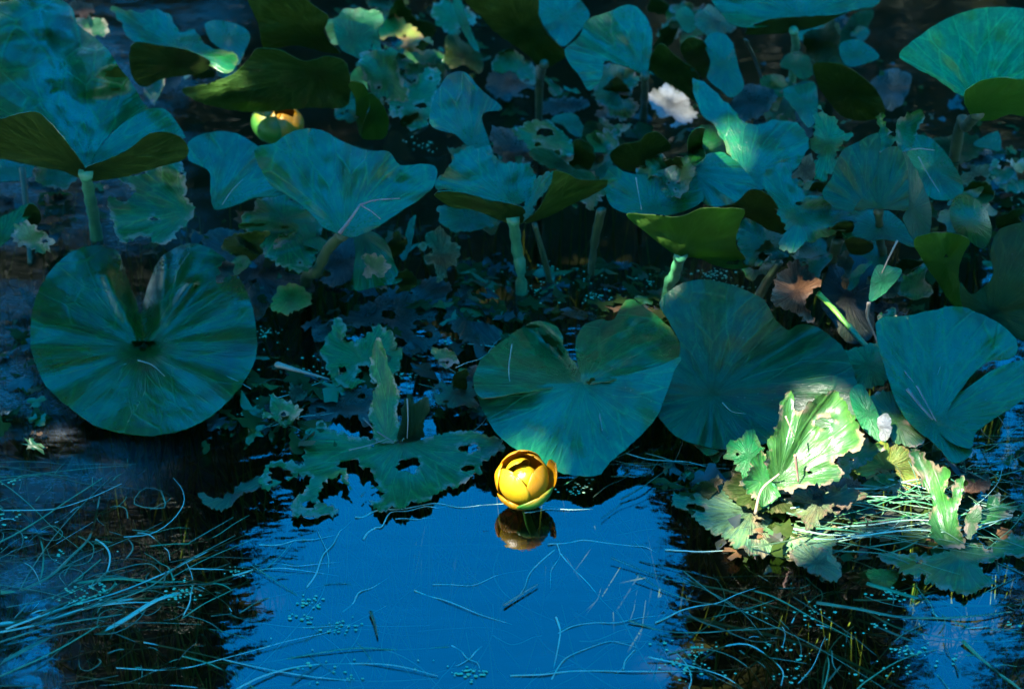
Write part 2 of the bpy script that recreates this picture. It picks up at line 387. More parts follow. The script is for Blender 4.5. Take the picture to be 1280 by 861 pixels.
# unseen tree added to block the sun, crown gaps cut where sun patches fall
def added_shade_tree():
    gaps = []   # (world point, radius)
    for (px, py, z, rad) in ((1012, 556, .055, .058), (965, 625, .02, .05), (1065, 590, .03, .035), (1095, 565, .03, .03), (1150, 610, .05, .03),
                        (652, 598, .03, .037), (357, 160, .04, .018), (843, 130, .03, .024), (505, 40, .10, .022), (100, 10, .17, .012),
                        (872, 282, .14, .026), (1025, 640, .01, .03), (1035, 390, .065, .012),
                        (1105, 350, .12, .02), (640, 320, .08, .015), (850, 340, .06, .012), (1000, 345, .1, .012),
                        (398, 22, .16, .008), (1200, 655, .03, .018), (1110, 170, .16, .012), (960, 655, .01, .05), (890, 178, .17, .010)):
        gaps.append((at(px, py, z), rad))
    centre = Vector((0.05, 2.35, 0)) + SUNDIR * 5.2
    u = SUNDIR.cross(Vector((0, 0, 1))).normalized(); v = u.cross(SUNDIR)
    rnd = random.Random(11); mb = MB()
    n = 19000
    for i in range(n):
        rnd = random.Random(i * 7 + 1)
        a, b, t = rnd.uniform(-2, 2), rnd.uniform(-2, 2), rnd.gauss(0, .35)
        if (a * a + b * b) > 4: continue
        c = centre + u * a + v * b + SUNDIR * t
        size = .035 + .025 * rnd.random()
        skip = False
        for g, rad in gaps:
            d = c - g; along = d.dot(SUNDIR)
            if (d - SUNDIR * along).length < rad + size * .7: skip = True; break
        if skip: continue
        nrm = (SUNDIR + Vector((rnd.gauss(0, .45), rnd.gauss(0, .45), rnd.gauss(0, .45)))).normalized()
        s = nrm.cross(Vector((rnd.random() - .5, rnd.random() - .5, rnd.random() - .5))).normalized(); t2 = nrm.cross(s)
        L, W = size * 1.5, size * .9
        mb.add([c - s * L, c - s * L * .2 - t2 * W, c + s * L * .5 - t2 * W * .7, c + s * L, c + s * L * .4 + t2 * W * .8, c - s * L * .3 + t2 * W], [(0, 1, 2, 3, 4, 5)])
    base = Vector((centre.x - 1.9, centre.y - 1.6, .15))
    root = empty('added_shade_tree', base)
    tag(root, 'unseen leafy tree added beside the viewer, crown gaps shaped to dapple the lily pads', 'tree')
    mb.build('crown', broad, root, smooth=False)
    top = centre + Vector((-1.2, -.9, .6))
    tb = MB()
    tb.add(*tube_data(smooth_path([base - Vector((0, 0, .3)), base.lerp(top, .5) + Vector((-.25, .1, 0)), top], 10), .16, .07, 12))
    for k in range(9):
        t = base.lerp(top, .55 + .05 * k); e = centre + u * rnd.uniform(-1.2, 1.2) + v * rnd.uniform(-1.2, 1.2)
        tb.add(*tube_data(smooth_path([t, t.lerp(e, .5) + Vector((0, 0, .2)), e], 8), .03, .006, 7))
    tb.build('trunk', bark, root)
added_shade_tree()

# ---------------------------------------------------------------- leaf builder
def catmull(pts, closed=True, step=4.0, sharp=()):
    out = []; n = len(pts)
    for i in range(n):
        p0, p1, p2, p3 = pts[(i - 1) % n], pts[i], pts[(i + 1) % n], pts[(i + 2) % n]
        L = math.hypot(p2[0] - p1[0], p2[1] - p1[1]); k = max(1, int(L / step))
        for j in range(k):
            t = j / k
            q = []
            for a in (0, 1):
                m1 = 0.5 * (p2[a] - p0[a]); m2 = 0.5 * (p3[a] - p1[a])
                # limit tangents so that uneven spacing does not overshoot
                lim = 1.1 * L
                m1 = max(-lim, min(lim, m1)); m2 = max(-lim, min(lim, m2))
                q.append((2 * t**3 - 3 * t**2 + 1) * p1[a] + (t**3 - 2 * t**2 + t) * m1 + (-2 * t**3 + 3 * t**2) * p2[a] + (t**3 - t**2) * m2)
            out.append(tuple(q))
    return out

def inside(p, poly):
    x, y = p; c = False; n = len(poly); j = n - 1
    for i in range(n):
        xi, yi = poly[i]; xj, yj = poly[j]
        if (yi > y) != (yj > y) and x < (xj - xi) * (y - yi) / (yj - yi) + xi: c = not c
        j = i
    return c

def jag(poly, amp, seed):
    out = []; n = len(poly)
    for i, (x, y) in enumerate(poly):
        x0, y0 = poly[i - 1]; x1, y1 = poly[(i + 1) % n]
        tx, ty = x1 - x0, y1 - y0; l = math.hypot(tx, ty) or 1
        v = Vector((x * .11, y * .11, seed * 3.7)); w_ = Vector((x * .38, y * .38, seed * 1.7))
        a = amp * (1.5 * noise.noise(v) + 1.3 * noise.noise(w_) + (0 if amp < 1 else 1.1 * noise.noise(w_ * 3.1)))
        out.append((x + ty / l * a, y - tx / l * a))
    return out

SEED = [0]
def patch(pts, at_=None, z=.01, tilt=0, roll=0, cup=0, rip=0, nrip=5, fold=0, mid=None, veins=0.0, wob=.002, creases=(), holes=(), jagged=0.0,
          nholes=0, pleat=.007, valleys=(), step=5.0, plane=None, thick=.0011, hsize=9, curl=0):
    """one sheet of leaf: traced outline laid on a tilted plane at its own height, then cupped, folded, rippled"""
    SEED[0] += 1; sd = SEED[0]; rnd = random.Random(sd * 13 + 5)
    out = catmull(pts, step=min(step, 2.6) if jagged > 1 else step)
    out = jag(out, .6 + jagged, sd)
    if at_ is None: at_ = (sum(p[0] for p in pts) / len(pts), sum(p[1] for p in pts) / len(pts))
    hl = []
    hs = list(holes)
    xs = [p[0] for p in pts]; ys = [p[1] for p in pts]
    for _ in range(nholes):
        for _t in range(20):
            q = (rnd.uniform(min(xs), max(xs)), rnd.uniform(min(ys), max(ys)))
            if inside(q, out):
                s = hsize * rnd.uniform(.35, 1) ** 1.3
                hs.append((q[0], q[1], s * rnd.uniform(.8, 1.8), s * .8)); break
    for (hx, hy, rx, ry) in hs:
        k = max(11, int((rx + ry) * 3.14 / 2.6)); ph = rnd.random() * 9
        hp = []
        for i in range(k):
            a = 2 * math.pi * i / k
            f = 1 + .7 * noise.noise(Vector((math.cos(a) * 1.6 + ph, math.sin(a) * 1.6, sd))) + .22 * noise.noise(Vector((math.cos(a) * 5 + ph, math.sin(a) * 5, sd)))
            hp.append((hx + rx * f * math.cos(a), hy + ry * f * math.sin(a)))
        hl.append(hp)
    verts = [Vector(p) for p in out]; edges = [(i, (i + 1) % len(out)) for i in range(len(out))]
    for hp in hl:
        b = len(verts); verts += [Vector(p) for p in hp]; edges += [(b + i, b + (i + 1) % len(hp)) for i in range(len(hp))]
    # interior points on a jittered hex grid
    y = min(ys); row = 0
    while y < max(ys):
        x = min(xs) + (row % 2) * step * .5
        while x < max(xs):
            q = (x + rnd.uniform(-.15, .15) * step, y + rnd.uniform(-.15, .15) * step)
            if inside(q, out): verts.append(Vector(q))
            x += step
        y += step * .87; row += 1
    v2, e2, f2, *_ = geometry.delaunay_2d_cdt(verts, edges, [], 0, 1e-4)
    tris = []
    for f in f2:
        c = (sum(v2[i].x for i in f) / 3, sum(v2[i].y for i in f) / 3)
        if inside(c, out) and not any(inside(c, h) for h in hl): tris.append(tuple(f))
    used = sorted({i for f in tris for i in f}); rem = {a: i for i, a in enumerate(used)}
    P = [(v2[i].x, v2[i].y) for i in used]; tris = [tuple(rem[i] for i in f) for f in tris]
    # plane
    if plane is not None:
        pp0, pn = plane; d = ray(*at_); p0 = CAM + d * ((pp0 - CAM).dot(pn) / d.dot(pn))
    else: p0 = at(at_[0], at_[1], z)
    n = Vector((math.sin(R(roll)), -math.sin(R(tilt)) * math.cos(R(roll)), math.cos(R(tilt)) * math.cos(R(roll)))).normalized()
    A = (RT - n * RT.dot(n)).normalized(); B = n.cross(A)
    md = None
    if mid:
        d = ray(*mid); q = CAM + d * ((p0 - CAM).dot(n) / d.dot(n)) - p0; md = Vector((q.dot(A), q.dot(B))).normalized()
    ph = rnd.random() * 6.28
    if jagged: step_ = step
    bound = out; allb = [out] + hl
    # distance to border (coarse)
    bp = [p for b in allb for p in b]
    W, pol, edg = [], [], []
    size_px = max(max(xs) - min(xs), max(ys) - min(ys))
    pleats = [(rnd.uniform(-math.pi, math.pi), rnd.choice((-1, 1)) * rnd.uniform(.4, 1.0), rnd.uniform(.09, .22)) for _ in range(7)] if size_px > 45 else []
    if z > .06 or plane is not None: wob *= 1.7; rip = rip * 1.4 + .0015
    cr = []
    for (x1, y1, x2, y2, slope, soft) in creases:
        q = []
        for (xx, yy) in ((x1, y1), (x2, y2)):
            d = ray(xx, yy); r_ = CAM + d * ((p0 - CAM).dot(n) / d.dot(n)) - p0; q.append(Vector((r_.dot(A), r_.dot(B))))
        t = (q[1] - q[0]).normalized(); cr.append((q[0], Vector((-t.y, t.x)), slope, soft))
    vl = []
    for (x1, y1, x2, y2, dep, wd) in valleys:
        q = []
        for (xx, yy) in ((x1, y1), (x2, y2)):
            d = ray(xx, yy); r_ = CAM + d * ((p0 - CAM).dot(n) / d.dot(n)) - p0; q.append(Vector((r_.dot(A), r_.dot(B))))
        vl.append((q[0], q[1], dep, wd))
    for (x, y_) in P:
        d = ray(x, y_); dn = d.dot(n)
        q = CAM + d * ((p0 - CAM).dot(n) / dn) - p0
        a, b = q.dot(A), q.dot(B); r = math.hypot(a, b); th = math.atan2(b, a)
        h = cup * (r / .1) ** 2 + rip * min(2.2, (r / .1)) ** 1.6 * math.sin(nrip * th + ph + r * 9)
        h += wob * (1.2 * noise.noise(Vector((a * 14, b * 14, sd))) + .5 * noise.noise(Vector((a * 38, b * 38, sd + 7.7)))) * (1 + jagged * .4)
        for (pa, pm, pw) in pleats:
            s = (th - pa + math.pi) % (2 * math.pi) - math.pi
            h += pleat * pm * math.exp(-(s / pw) ** 2) * min(1.6, r / .07)
        if md is not None:
            perp = abs(a * md.y - b * md.x); al = a * md.x + b * md.y
            h += fold * perp
            h -= .0012 * math.exp(-(perp / .0035) ** 2) * (1 if al > 0 else .2)
            if veins:
                # side veins leave the midrib and sweep towards the rim
                s = th - math.atan2(md.y, md.x)
                s = (s + math.pi) % (2 * math.pi) - math.pi
                h += veins * math.cos(abs(s) * 15 + r * 10) * min(1, r / .04)
        for (q0, q1, dep, wd) in vl:
            ab = q1 - q0; tt = max(0, min(1, (Vector((a, b)) - q0).dot(ab) / ab.length_squared))
            h += dep * math.exp(-((Vector((a, b)) - q0 - ab * tt).length / wd) ** 2)
        for (o_, nn, slope, soft) in cr:
            s = (Vector((a, b)) - o_).dot(nn)
            h += slope * soft * math.log1p(math.exp(max(-30, min(30, s / soft))))
        dist = min((x - u) ** 2 + (y_ - v) ** 2 for (u, v) in bp) ** .5 if jagged or nholes or holes else 9
        e = math.exp(-dist / 5.0)
        if curl: h += curl * e * (1 + noise.noise(Vector((x * .05, y_ * .05, sd))))
        lim = .11
        h = max(-lim, min(lim, h))
        W.append(p0 + q + d * (h / dn))
        pol.append((math.cos(th), math.sin(th), r / .35)); edg.append(e)
    # orient the faces along n and thicken
    nv = len(W); T = []
    for (i, j, k) in tris:
        if (W[j] - W[i]).cross(W[k] - W[i]).dot(n) < 0: i, j = j, i
        T.append((i, j, k))
    cnt = {}
    for (i, j, k) in T:
        for e in ((i, j), (j, k), (k, i)): cnt[e] = 1
    bd = [e for e in cnt if (e[1], e[0]) not in cnt]
    V = W + [p - n * thick for p in W]
    F = list(T) + [(k + nv, j + nv, i + nv) for (i, j, k) in T] + [(a, a + nv, b + nv, b) for (a, b) in bd]
    MI = [0] * len(T) + [1] * len(T) + [0] * len(bd)
    return dict(V=V, F=F, MI=MI, pol=pol * 2, edg=edg * 2, bd=bd, nv=nv, p0=p0, n=n)

def blade_mesh(name, data, mats, parent=None, origin=None):
    V, F, MI, pol, edg, sharp = [], [], [], [], [], set()
    for d in data:
        b = len(V); V += d['V']; F += [tuple(i + b for i in f) for f in d['F']]; MI += d['MI']; pol += d['pol']; edg += d['edg']
        for (x, y) in d['bd']:
            sharp.add((min(x + b, y + b), max(x + b, y + b))); sharp.add((min(x, y) + b + d['nv'], max(x, y) + b + d['nv']))
    o = mesh_obj(name, V, F, mats, parent, True, MI, origin)
    me = o.data
    at1 = me.attributes.new('polar', 'FLOAT_VECTOR', 'POINT'); at1.data.foreach_set('vector', [c for p in pol for c in p])
    at2 = me.attributes.new('edge', 'FLOAT', 'POINT'); at2.data.foreach_set('value', edg)
    for e in me.edges:
        if (min(e.vertices), max(e.vertices)) in sharp: e.use_edge_sharp = True
    return o

def leaf(name, label, mat, patches, stalk=None, cat='leaf', group=None, stalk_mat='stalk', under=None, r=.0045, part='blade', extra=None):
    """patches: dicts for patch(); stalk: list of (px, py, z) from the blade down into the water"""
    data = []
    for p in patches:
        p = dict(p)
        if p.pop('on', None): p['plane'] = (data[0]['p0'], data[0]['n'])
        data.append(patch(**p))
    mats = [M[mat], under or (UNDER if mat not in ('brown', 'yellow', 'rot', 'mauve') else M[mat])]
    if stalk:
        path = [at(*s) for s in stalk]
        foot = path[-1].copy(); foot.z = -.25; foot.y += .02
        root = empty(name, (path[-1].x, path[-1].y, 0))
        blade_mesh(part, data, mats, root)
        tv, tf = tube_data(smooth_path(path + [foot], 8), r, r * 1.15, 12, bulge=lambda f: 1 + .3 * math.exp(-f * 28) + .06 * math.sin(f * 40))
        mesh_obj('stalk', tv, tf, M[stalk_mat], root)
    else:
        root = blade_mesh(name, data, mats, None, origin=data[0]['p0'])
    tag(root, label, cat, group)
    return root
# ---------------------------------------------------------------- the lily leaves
D = dict
LG = 'water lily leaves'
# ---- big leaves near the camera
leaf('lily_pad', 'large round lily pad lying flat with two shiny ridges beside its notch', 'wax', [
    D(pts=[(38,430),(40,395),(47,365),(62,340),(80,322),(100,310),(125,306),(142,311),(150,319),(155,332),(161,350),(170,374),(175,392),(181,370),(190,344),(197,328),(207,317),(225,307),(242,304),(262,310),(285,328),(302,352),(314,380),(320,410),(321,440),(312,465),(295,490),(270,515),(240,533),(200,543),(175,544),(150,540),(120,532),(95,515),(70,495),(55,478),(45,455)],
      at_=(178,435), z=.022, tilt=3, cup=.002, rip=.0025, nrip=9, mid=(180,543), fold=.03, veins=.0011, wob=.003,
      pleat=.0008, valleys=[(174,330,178,432,-.022,.020),(134,345,170,425,.010,.007),(188,424,240,355,.010,.007),(205,320,200,400,.005,.006),(152,330,160,395,.005,.006),(178,440,182,452,-.006,.012)], step=4)], group=LG)
leaf('lily_pad', 'heart-shaped lily pad directly behind the yellow flower, rear lobes raised', 'wax', [
    D(pts=[(592,475),(600,492),(640,488),(690,480),(727,478),(780,468),(820,458),(851,446),(844,462),(830,499),(818,525),(789,555),(763,577),(748,594),(725,594),(700,590),(668,574),(640,558),(622,542),(610,525),(598,500)],
      at_=(727,478), z=.062, tilt=26, cup=.003, rip=.002, nrip=6, mid=(745,592), fold=.04, wob=.004, pleat=.004, step=4.5),
    D(pts=[(592,475),(598,455),(610,440),(630,425),(650,410),(668,402),(685,403),(700,412),(705,430),(712,445),(722,458),(726,476),(721,450),(720,425),(728,408),(745,400),(768,399),(777,380),(789,374),(807,384),(826,399),(841,414),(852,440),(850,452),(820,462),(780,472),(727,481),(690,484),(640,492),(600,496)],
      at_=(727,482), z=.0612, tilt=-10, wob=.003, pleat=.009, step=4.5, jagged=.3, valleys=[(727,470,790,395,.008,.012),(720,470,660,412,-.008,.014)])],
    stalk=[(727,480,.04),(729,485,0)], group=LG)
leaf('lily_pad', 'broad dusky lily pad partly behind the raised heart-shaped pad', 'dusky', [
    D(pts=[(825,378),(845,358),(870,350),(900,352),(930,362),(955,375),(970,400),(985,412),(1000,405),(1020,408),(1045,425),(1060,445),(1072,480),(1078,510),(1060,530),(1020,540),(990,545),(955,555),(910,562),(880,557),(850,548),(830,530),(820,512),(830,480),(845,455),(850,430),(838,405)],
      at_=(890,492), z=.035, tilt=12, roll=-4, cup=.003, rip=.006, nrip=5, mid=(1000,545), fold=.12, veins=.0012, wob=.005,
      creases=[(890,492,985,412,.35,.008)], step=4.5)],
    stalk=[(890,494,.03),(893,500,0)], group=LG)
leaf('lily_pad', 'smooth blue lily pad cupped upward with reddish dry stems lying in it', 'wax', [
    D(pts=[(1097,400),(1130,395),(1165,388),(1195,383),(1220,390),(1250,405),(1270,425),(1270,443),(1255,450),(1240,450),(1222,462),(1206,480),(1185,520),(1215,560),(1205,575),(1190,578),(1178,565),(1165,552),(1140,532),(1120,502),(1106,460),(1098,430)],
      at_=(1168,525), z=.055, tilt=20, roll=8, cup=.006, rip=.004, mid=(1195,578), fold=.12, veins=.001, wob=.004, step=4.5),
    D(pts=[(1168,525),(1185,500),(1210,484),(1238,464),(1262,454),(1290,452),(1300,480),(1278,500),(1248,520),(1220,541),(1213,560),(1185,550)],
      at_=(1168,525), z=.053, tilt=26, roll=-16, cup=.004, rip=.003, wob=.004)],
    stalk=[(1168,527,.05),(1172,560,0)], group=LG)
leaf('lily_pad', 'bright sunlit ragged leaf with brown edges standing up over the debris', 'torn', [
    D(pts=[(965,603),(957,580),(960,555),(970,530),(975,505),(982,490),(990,492),(994,508),(1002,514),(1015,500),(1040,489),(1055,500),(1070,525),(1080,545),(1075,560),(1060,568),(1043,575),(1055,590),(1040,605),(1010,607),(985,614)],
      at_=(972,602), z=.05, tilt=34, roll=-14, cup=.004, rip=.006, nrip=7, mid=(1040,530), fold=.25, veins=.0015, wob=.006, holes=[(1030,528,11,7),(1012,590,3,2)], jagged=2.0, step=4, curl=.004)],
    stalk=[(972,603,.045),(970,612,0)], group=LG)
leaf('lily_pad', 'small shiny blistered leaf scrap curling beside the sunlit ragged leaf', 'fresh', [
    D(pts=[(908,566),(920,548),(938,538),(948,548),(955,570),(958,598),(945,602),(925,592)], z=.045, tilt=30, roll=-10, cup=-.12, wob=.006, jagged=2.8, nholes=1, hsize=4, step=3.6)], group=LG)
leaf('lily_pad', 'decaying mottled leaf sheet floating flat with scabby yellow-green skin', 'rot', [
    D(pts=[(838,625),(870,617),(900,612),(915,592),(940,598),(960,605),(1000,610),(1025,635),(1045,660),(1040,690),(1050,716),(1030,722),(1005,705),(970,692),(940,690),(915,682),(905,670),(885,660),(865,645)],
      at_=(940,640), z=.008, cup=.002, rip=.003, wob=.006, jagged=3.5, nholes=7, hsize=11, step=3.6, curl=.003)], group=LG)
leaf('lily_pad', 'dark green leaf half sunk under the sunlit scrap and debris', 'olive', [
    D(pts=[(905,612),(925,590),(950,575),(975,600),(1000,600),(1020,612),(1000,640),(960,640),(930,632)], z=.018, tilt=4, wob=.006, jagged=2, step=4)], group=LG)
leaf('rotten_leaf', 'yellow and rust-coloured rotting leaf clump in the sun patch', 'yellow', [
    D(pts=[(1065,570),(1085,556),(1110,553),(1135,562),(1150,582),(1148,604),(1130,612),(1108,616),(1092,600),(1072,590)], z=.028, tilt=18, wob=.009, rip=.006, jagged=3, nholes=5, hsize=5, step=3.5)], cat='dead leaf')
leaf('rotten_leaf', 'grey-brown peeling leaf remnant under the sunlit ragged leaf', 'mauve', [
    D(pts=[(1000,612),(1040,600),(1065,598),(1085,612),(1070,632),(1040,645),(1015,640)], z=.016, tilt=6, wob=.009, jagged=3, nholes=3, hsize=5, step=3.6)], cat='dead leaf')
leaf('lily_pad', 'narrow upright curled leaf strip with brown tattered top beside the grass pile', 'torn', [
    D(pts=[(1137,560),(1150,562),(1160,574),(1172,582),(1184,586),(1186,602),(1181,616),(1190,622),(1192,604),(1206,596),(1202,618),(1196,640),(1202,664),(1206,684),(1180,684),(1165,668),(1162,645),(1166,628),(1155,606),(1144,590),(1138,576)],
      at_=(1185,680), z=.012, tilt=44, roll=-10, fold=.25, mid=(1150,575), wob=.005, jagged=1.6, step=3.6, curl=.004)], group=LG)
leaf('leaf_fragment', 'little pale upright leaf scrap next to the curled strip', 'torn', [
    D(pts=[(1205,664),(1207,648),(1216,633),(1226,634),(1223,655),(1213,674)], z=.03, tilt=45, wob=.003, jagged=1, step=3)], group='leaf fragments')
leaf('lily_pad', 'low drowned leaf spreading at the foot of the curled strip', 'torn', [
    D(pts=[(1095,695),(1130,690),(1165,692),(1200,684),(1240,676),(1290,668),(1290,688),(1248,700),(1226,706),(1240,728),(1212,742),(1180,736),(1150,726),(1120,707)],
      at_=(1200,690), z=.008, tilt=4, wob=.005, jagged=3, nholes=3, step=3.8, curl=.003)], group=LG)
leaf('rotten_leaf', 'small brown-yellow sunken leaf edge below the grass pile', 'yellow', [
    D(pts=[(1060,722),(1082,712),(1108,711),(1138,717),(1148,725),(1120,733),(1085,733)], z=.006, tilt=8, cup=-.3, wob=.003, jagged=1, step=3.4)], cat='dead leaf')
leaf('rotten_leaf', 'olive scum-covered leaf margin in front of the scabby leaf sheet', 'rot', [
    D(pts=[(985,690),(1010,680),(1038,690),(1052,712),(1046,726),(1022,718),(1000,704)], z=.012, tilt=6, wob=.004, jagged=2, step=3.6)], cat='dead leaf')
leaf('lily_pad', 'crinkled green leaf scrap bridging the blistered scrap and the sunlit ragged leaf', 'torn', [
    D(pts=[(935,590),(942,572),(958,566),(972,580),(985,598),(978,622),(958,634),(940,622),(925,606)], z=.034, tilt=24, roll=10, wob=.010, rip=.008, jagged=3, nholes=2, hsize=5, step=3.4, curl=.005)], group=LG)
leaf('lily_pad', 'shredded yellow-green strip lying between the scabby sheet and the sunlit ragged leaf', 'rot', [
    D(pts=[(975,612),(1000,606),(1030,612),(1058,606),(1078,618),(1062,636),(1036,642),(1016,660),(996,648),(982,632)], z=.026, tilt=12, wob=.010, rip=.006, jagged=3.4, nholes=3, hsize=6, step=3.4, curl=.004)], group=LG)
leaf('lily_pad', 'green torn flap folded down beside the yellow rotting clump', 'torn', [
    D(pts=[(1052,556),(1070,548),(1092,552),(1104,562),(1090,574),(1072,584),(1058,598),(1046,582)], z=.045, tilt=30, roll=14, wob=.010, jagged=2.6, nholes=1, hsize=4, step=3.4, curl=.004)], group=LG)
# ---- torn pad left of the flower
leaf('lily_pad', 'ragged flat lily pad riddled with holes, left of the yellow flower', 'torn', [
    D(pts=[(382,558),(386,540),(396,528),(405,530),(418,538),(440,545),(470,548),(488,552),(505,549),(530,547),(560,540),(590,541),(620,545),(632,556),(622,566),(606,576),(597,590),(575,603),(555,612),(530,624),(500,633),(472,637),(455,620),(436,608),(424,592),(412,598),(400,612),(396,622),(422,640),(392,646),(364,642),(368,626),(384,608),(385,592),(362,598),(335,610),(325,600),(332,582),(355,575),(378,580)],
      at_=(502,552), z=.007, tilt=3, rip=.002, wob=.0035, mid=(530,622), fold=.03, veins=.0006,
      holes=[(512,581,15,9),(452,598,18,15),(466,618,14,9),(438,580,14,6),(385,630,9,4),(350,592,15,7),(588,560,12,5),(585,585,8,4)], jagged=2.6, nholes=4, hsize=4, step=3.8, curl=.002)], group=LG)
leaf('lily_pad', 'twisted upright leaf strip rising from the middle of the ragged holey pad', 'torn', [
    D(pts=[(468,548),(462,522),(464,498),(470,482),(462,468),(463,450),(467,428),(476,422),(481,440),(487,460),(494,476),(499,500),(498,528),(504,550),(485,553)],
      at_=(485,550), z=.012, tilt=48, fold=-.3, mid=(478,440), wob=.004, jagged=1.4, step=3.4, curl=.004)], group=LG)
leaf('lily_pad', 'folded olive lobe standing beside the twisted leaf strip', 'olive', [
    D(pts=[(500,550),(502,520),(504,504),(512,492),(518,504),(526,498),(535,497),(536,515),(528,532),(530,548)],
      at_=(515,549), z=.010, tilt=40, fold=.4, mid=(514,495), wob=.003, jagged=1, step=3.4)], group=LG)
leaf('lily_pad', 'torn teal leaf with bitten gaps floating behind the twisted strip', 'torn', [
    D(pts=[(403,438),(410,416),(418,398),(430,402),(436,428),(455,420),(476,406),(492,420),(503,440),(497,462),(482,482),(462,476),(440,484),(420,480),(408,462)],
      at_=(455,450), z=.014, tilt=8, wob=.006, holes=[(462,466,15,11),(428,462,5,4)], jagged=2.6, nholes=3, hsize=5, step=3.8, curl=.003)], group=LG)
leaf('lily_pad', 'bleached torn leaf floating flat above the ragged holey pad', 'mauve', [
    D(pts=[(380,520),(395,495),(420,488),(455,482),(470,500),(462,530),(440,520),(415,525),(398,535)], z=.009, tilt=4, wob=.006, jagged=3, nholes=4, hsize=6, step=3.8)], group=LG)
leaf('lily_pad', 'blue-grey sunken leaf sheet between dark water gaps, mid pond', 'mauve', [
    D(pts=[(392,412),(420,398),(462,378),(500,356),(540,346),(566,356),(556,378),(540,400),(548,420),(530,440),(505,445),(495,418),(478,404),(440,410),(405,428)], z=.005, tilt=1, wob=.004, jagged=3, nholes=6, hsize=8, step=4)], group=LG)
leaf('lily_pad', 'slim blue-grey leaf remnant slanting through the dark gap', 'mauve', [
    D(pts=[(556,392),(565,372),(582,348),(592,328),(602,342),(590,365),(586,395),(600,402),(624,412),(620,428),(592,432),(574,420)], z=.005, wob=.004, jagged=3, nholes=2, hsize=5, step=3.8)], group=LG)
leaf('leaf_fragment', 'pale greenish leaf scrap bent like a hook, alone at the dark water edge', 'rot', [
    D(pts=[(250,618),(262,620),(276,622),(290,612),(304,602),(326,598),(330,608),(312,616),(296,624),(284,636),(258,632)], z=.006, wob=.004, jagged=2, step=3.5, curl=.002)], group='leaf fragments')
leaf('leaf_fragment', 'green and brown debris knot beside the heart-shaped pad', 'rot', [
    D(pts=[(538,486),(552,478),(570,482),(586,478),(596,490),(592,505),(572,508),(552,506)], z=.02, tilt=16, wob=.008, jagged=3, nholes=3, hsize=4, step=3.4)], group='leaf fragments')
# ---- standing leaf, far left
leaf('lily_leaf', 'biggest standing leaf, dark-veined blade tipped back on a thick green stalk', 'wax', [
    D(pts=[(-40,40),(-10,5),(40,-8),(85,5),(97,30),(114,44),(134,62),(152,88),(167,108),(180,130),(186,138),(150,156),(124,185),(108,212),(88,186),(62,160),(30,148),(-10,150),(-50,160)],
      at_=(108,208), z=.17, tilt=10, roll=5, cup=.004, rip=.004, nrip=6, mid=(50,20), fold=.28, veins=.0025, wob=.006),
    D(pts=[(108,210),(126,184),(150,157),(185,137),(206,137),(220,152),(232,172),(218,172),(195,168),(160,187),(132,200)], at_=(108,208), z=.171, tilt=34, roll=4, mid=(215,155), fold=-.1, wob=.004),
    D(pts=[(-40,156),(0,148),(44,139),(66,156),(86,180),(106,208),(100,222),(80,214),(50,208),(0,198),(-40,192)], at_=(104,212), z=.17, tilt=-82, roll=10, wob=.004, rip=.003),
    D(pts=[(106,210),(132,199),(160,186),(192,165),(224,170),(236,188),(228,200),(200,208),(165,218),(135,224),(106,224)], at_=(107,214), z=.169, tilt=-80, roll=-10, wob=.004)],
    stalk=[(107,216,.168),(113,250,.09),(121,298,.0)], r=.0065, group=LG)
leaf('lily_leaf', 'blue-grey leaf low behind the biggest standing leaf at the edge', 'wax', [
    D(pts=[(-30,196),(0,198),(38,207),(58,212),(30,224),(0,228),(-30,230)], z=.05, tilt=15, wob=.004)], group=LG)
leaf('lily_leaf', 'small folded green leaf poking in at the picture edge beside grey water', 'fresh', [
    D(pts=[(-25,285),(0,272),(20,262),(36,254),(40,266),(22,285),(8,302),(-20,318)], at_=(0,300), z=.06, tilt=22, fold=.2, mid=(38,256), wob=.003),
    D(pts=[(36,254),(50,262),(50,278),(35,286),(14,296),(22,282)], z=.062, tilt=-70, wob=.002)], group=LG)
leaf('lily_leaf', 'wide pale teal leaf with dark green curled underside, near the top', 'wax', [
    D(pts=[(139,8),(158,14),(175,15),(205,14),(218,28),(225,40),(243,38),(260,58),(290,65),(297,76),(286,92),(262,82),(235,61),(200,55),(165,52),(150,30)], at_=(225,60), z=.15, tilt=14, wob=.005, rip=.003, jagged=1),
    D(pts=[(166,54),(200,56),(235,62),(262,76),(256,90),(232,94),(205,98),(180,108),(164,92)], at_=(220,80), z=.148, tilt=-75, wob=.004)],
    group=LG)
leaf('lily_leaf', 'plain blue leaf between the pale teal leaf and the dark folded leaf', 'wax', [
    D(pts=[(256,30),(275,26),(300,32),(313,46),(304,68),(296,82),(280,64),(264,52)], z=.13, tilt=20, roll=-12, wob=.005)], group=LG)
leaf('lily_leaf', 'very dark green leaf turned over, long underside above the rear flower', 'olive', [
    D(pts=[(228,112),(262,104),(292,92),(312,72),(322,60),(350,62),(380,76),(410,70),(432,78),(438,108),(432,133),(392,134),(330,139),(290,137),(252,128)], at_=(400,90), z=.16, tilt=-68, roll=6, mid=(260,120), fold=.1, wob=.006, rip=.004)], group=LG)
leaf('lily_leaf', 'upturned green leaf with a bright sunlit shoulder at the top edge', 'olive', [
    D(pts=[(308,-8),(340,-15),(376,-5),(396,9),(411,22),(405,38),(412,52),(425,66),(400,64),(372,56),(345,60),(330,62),(322,28)], at_=(400,50), z=.165, tilt=-60, roll=-8, cup=.01, wob=.006)], group=LG)
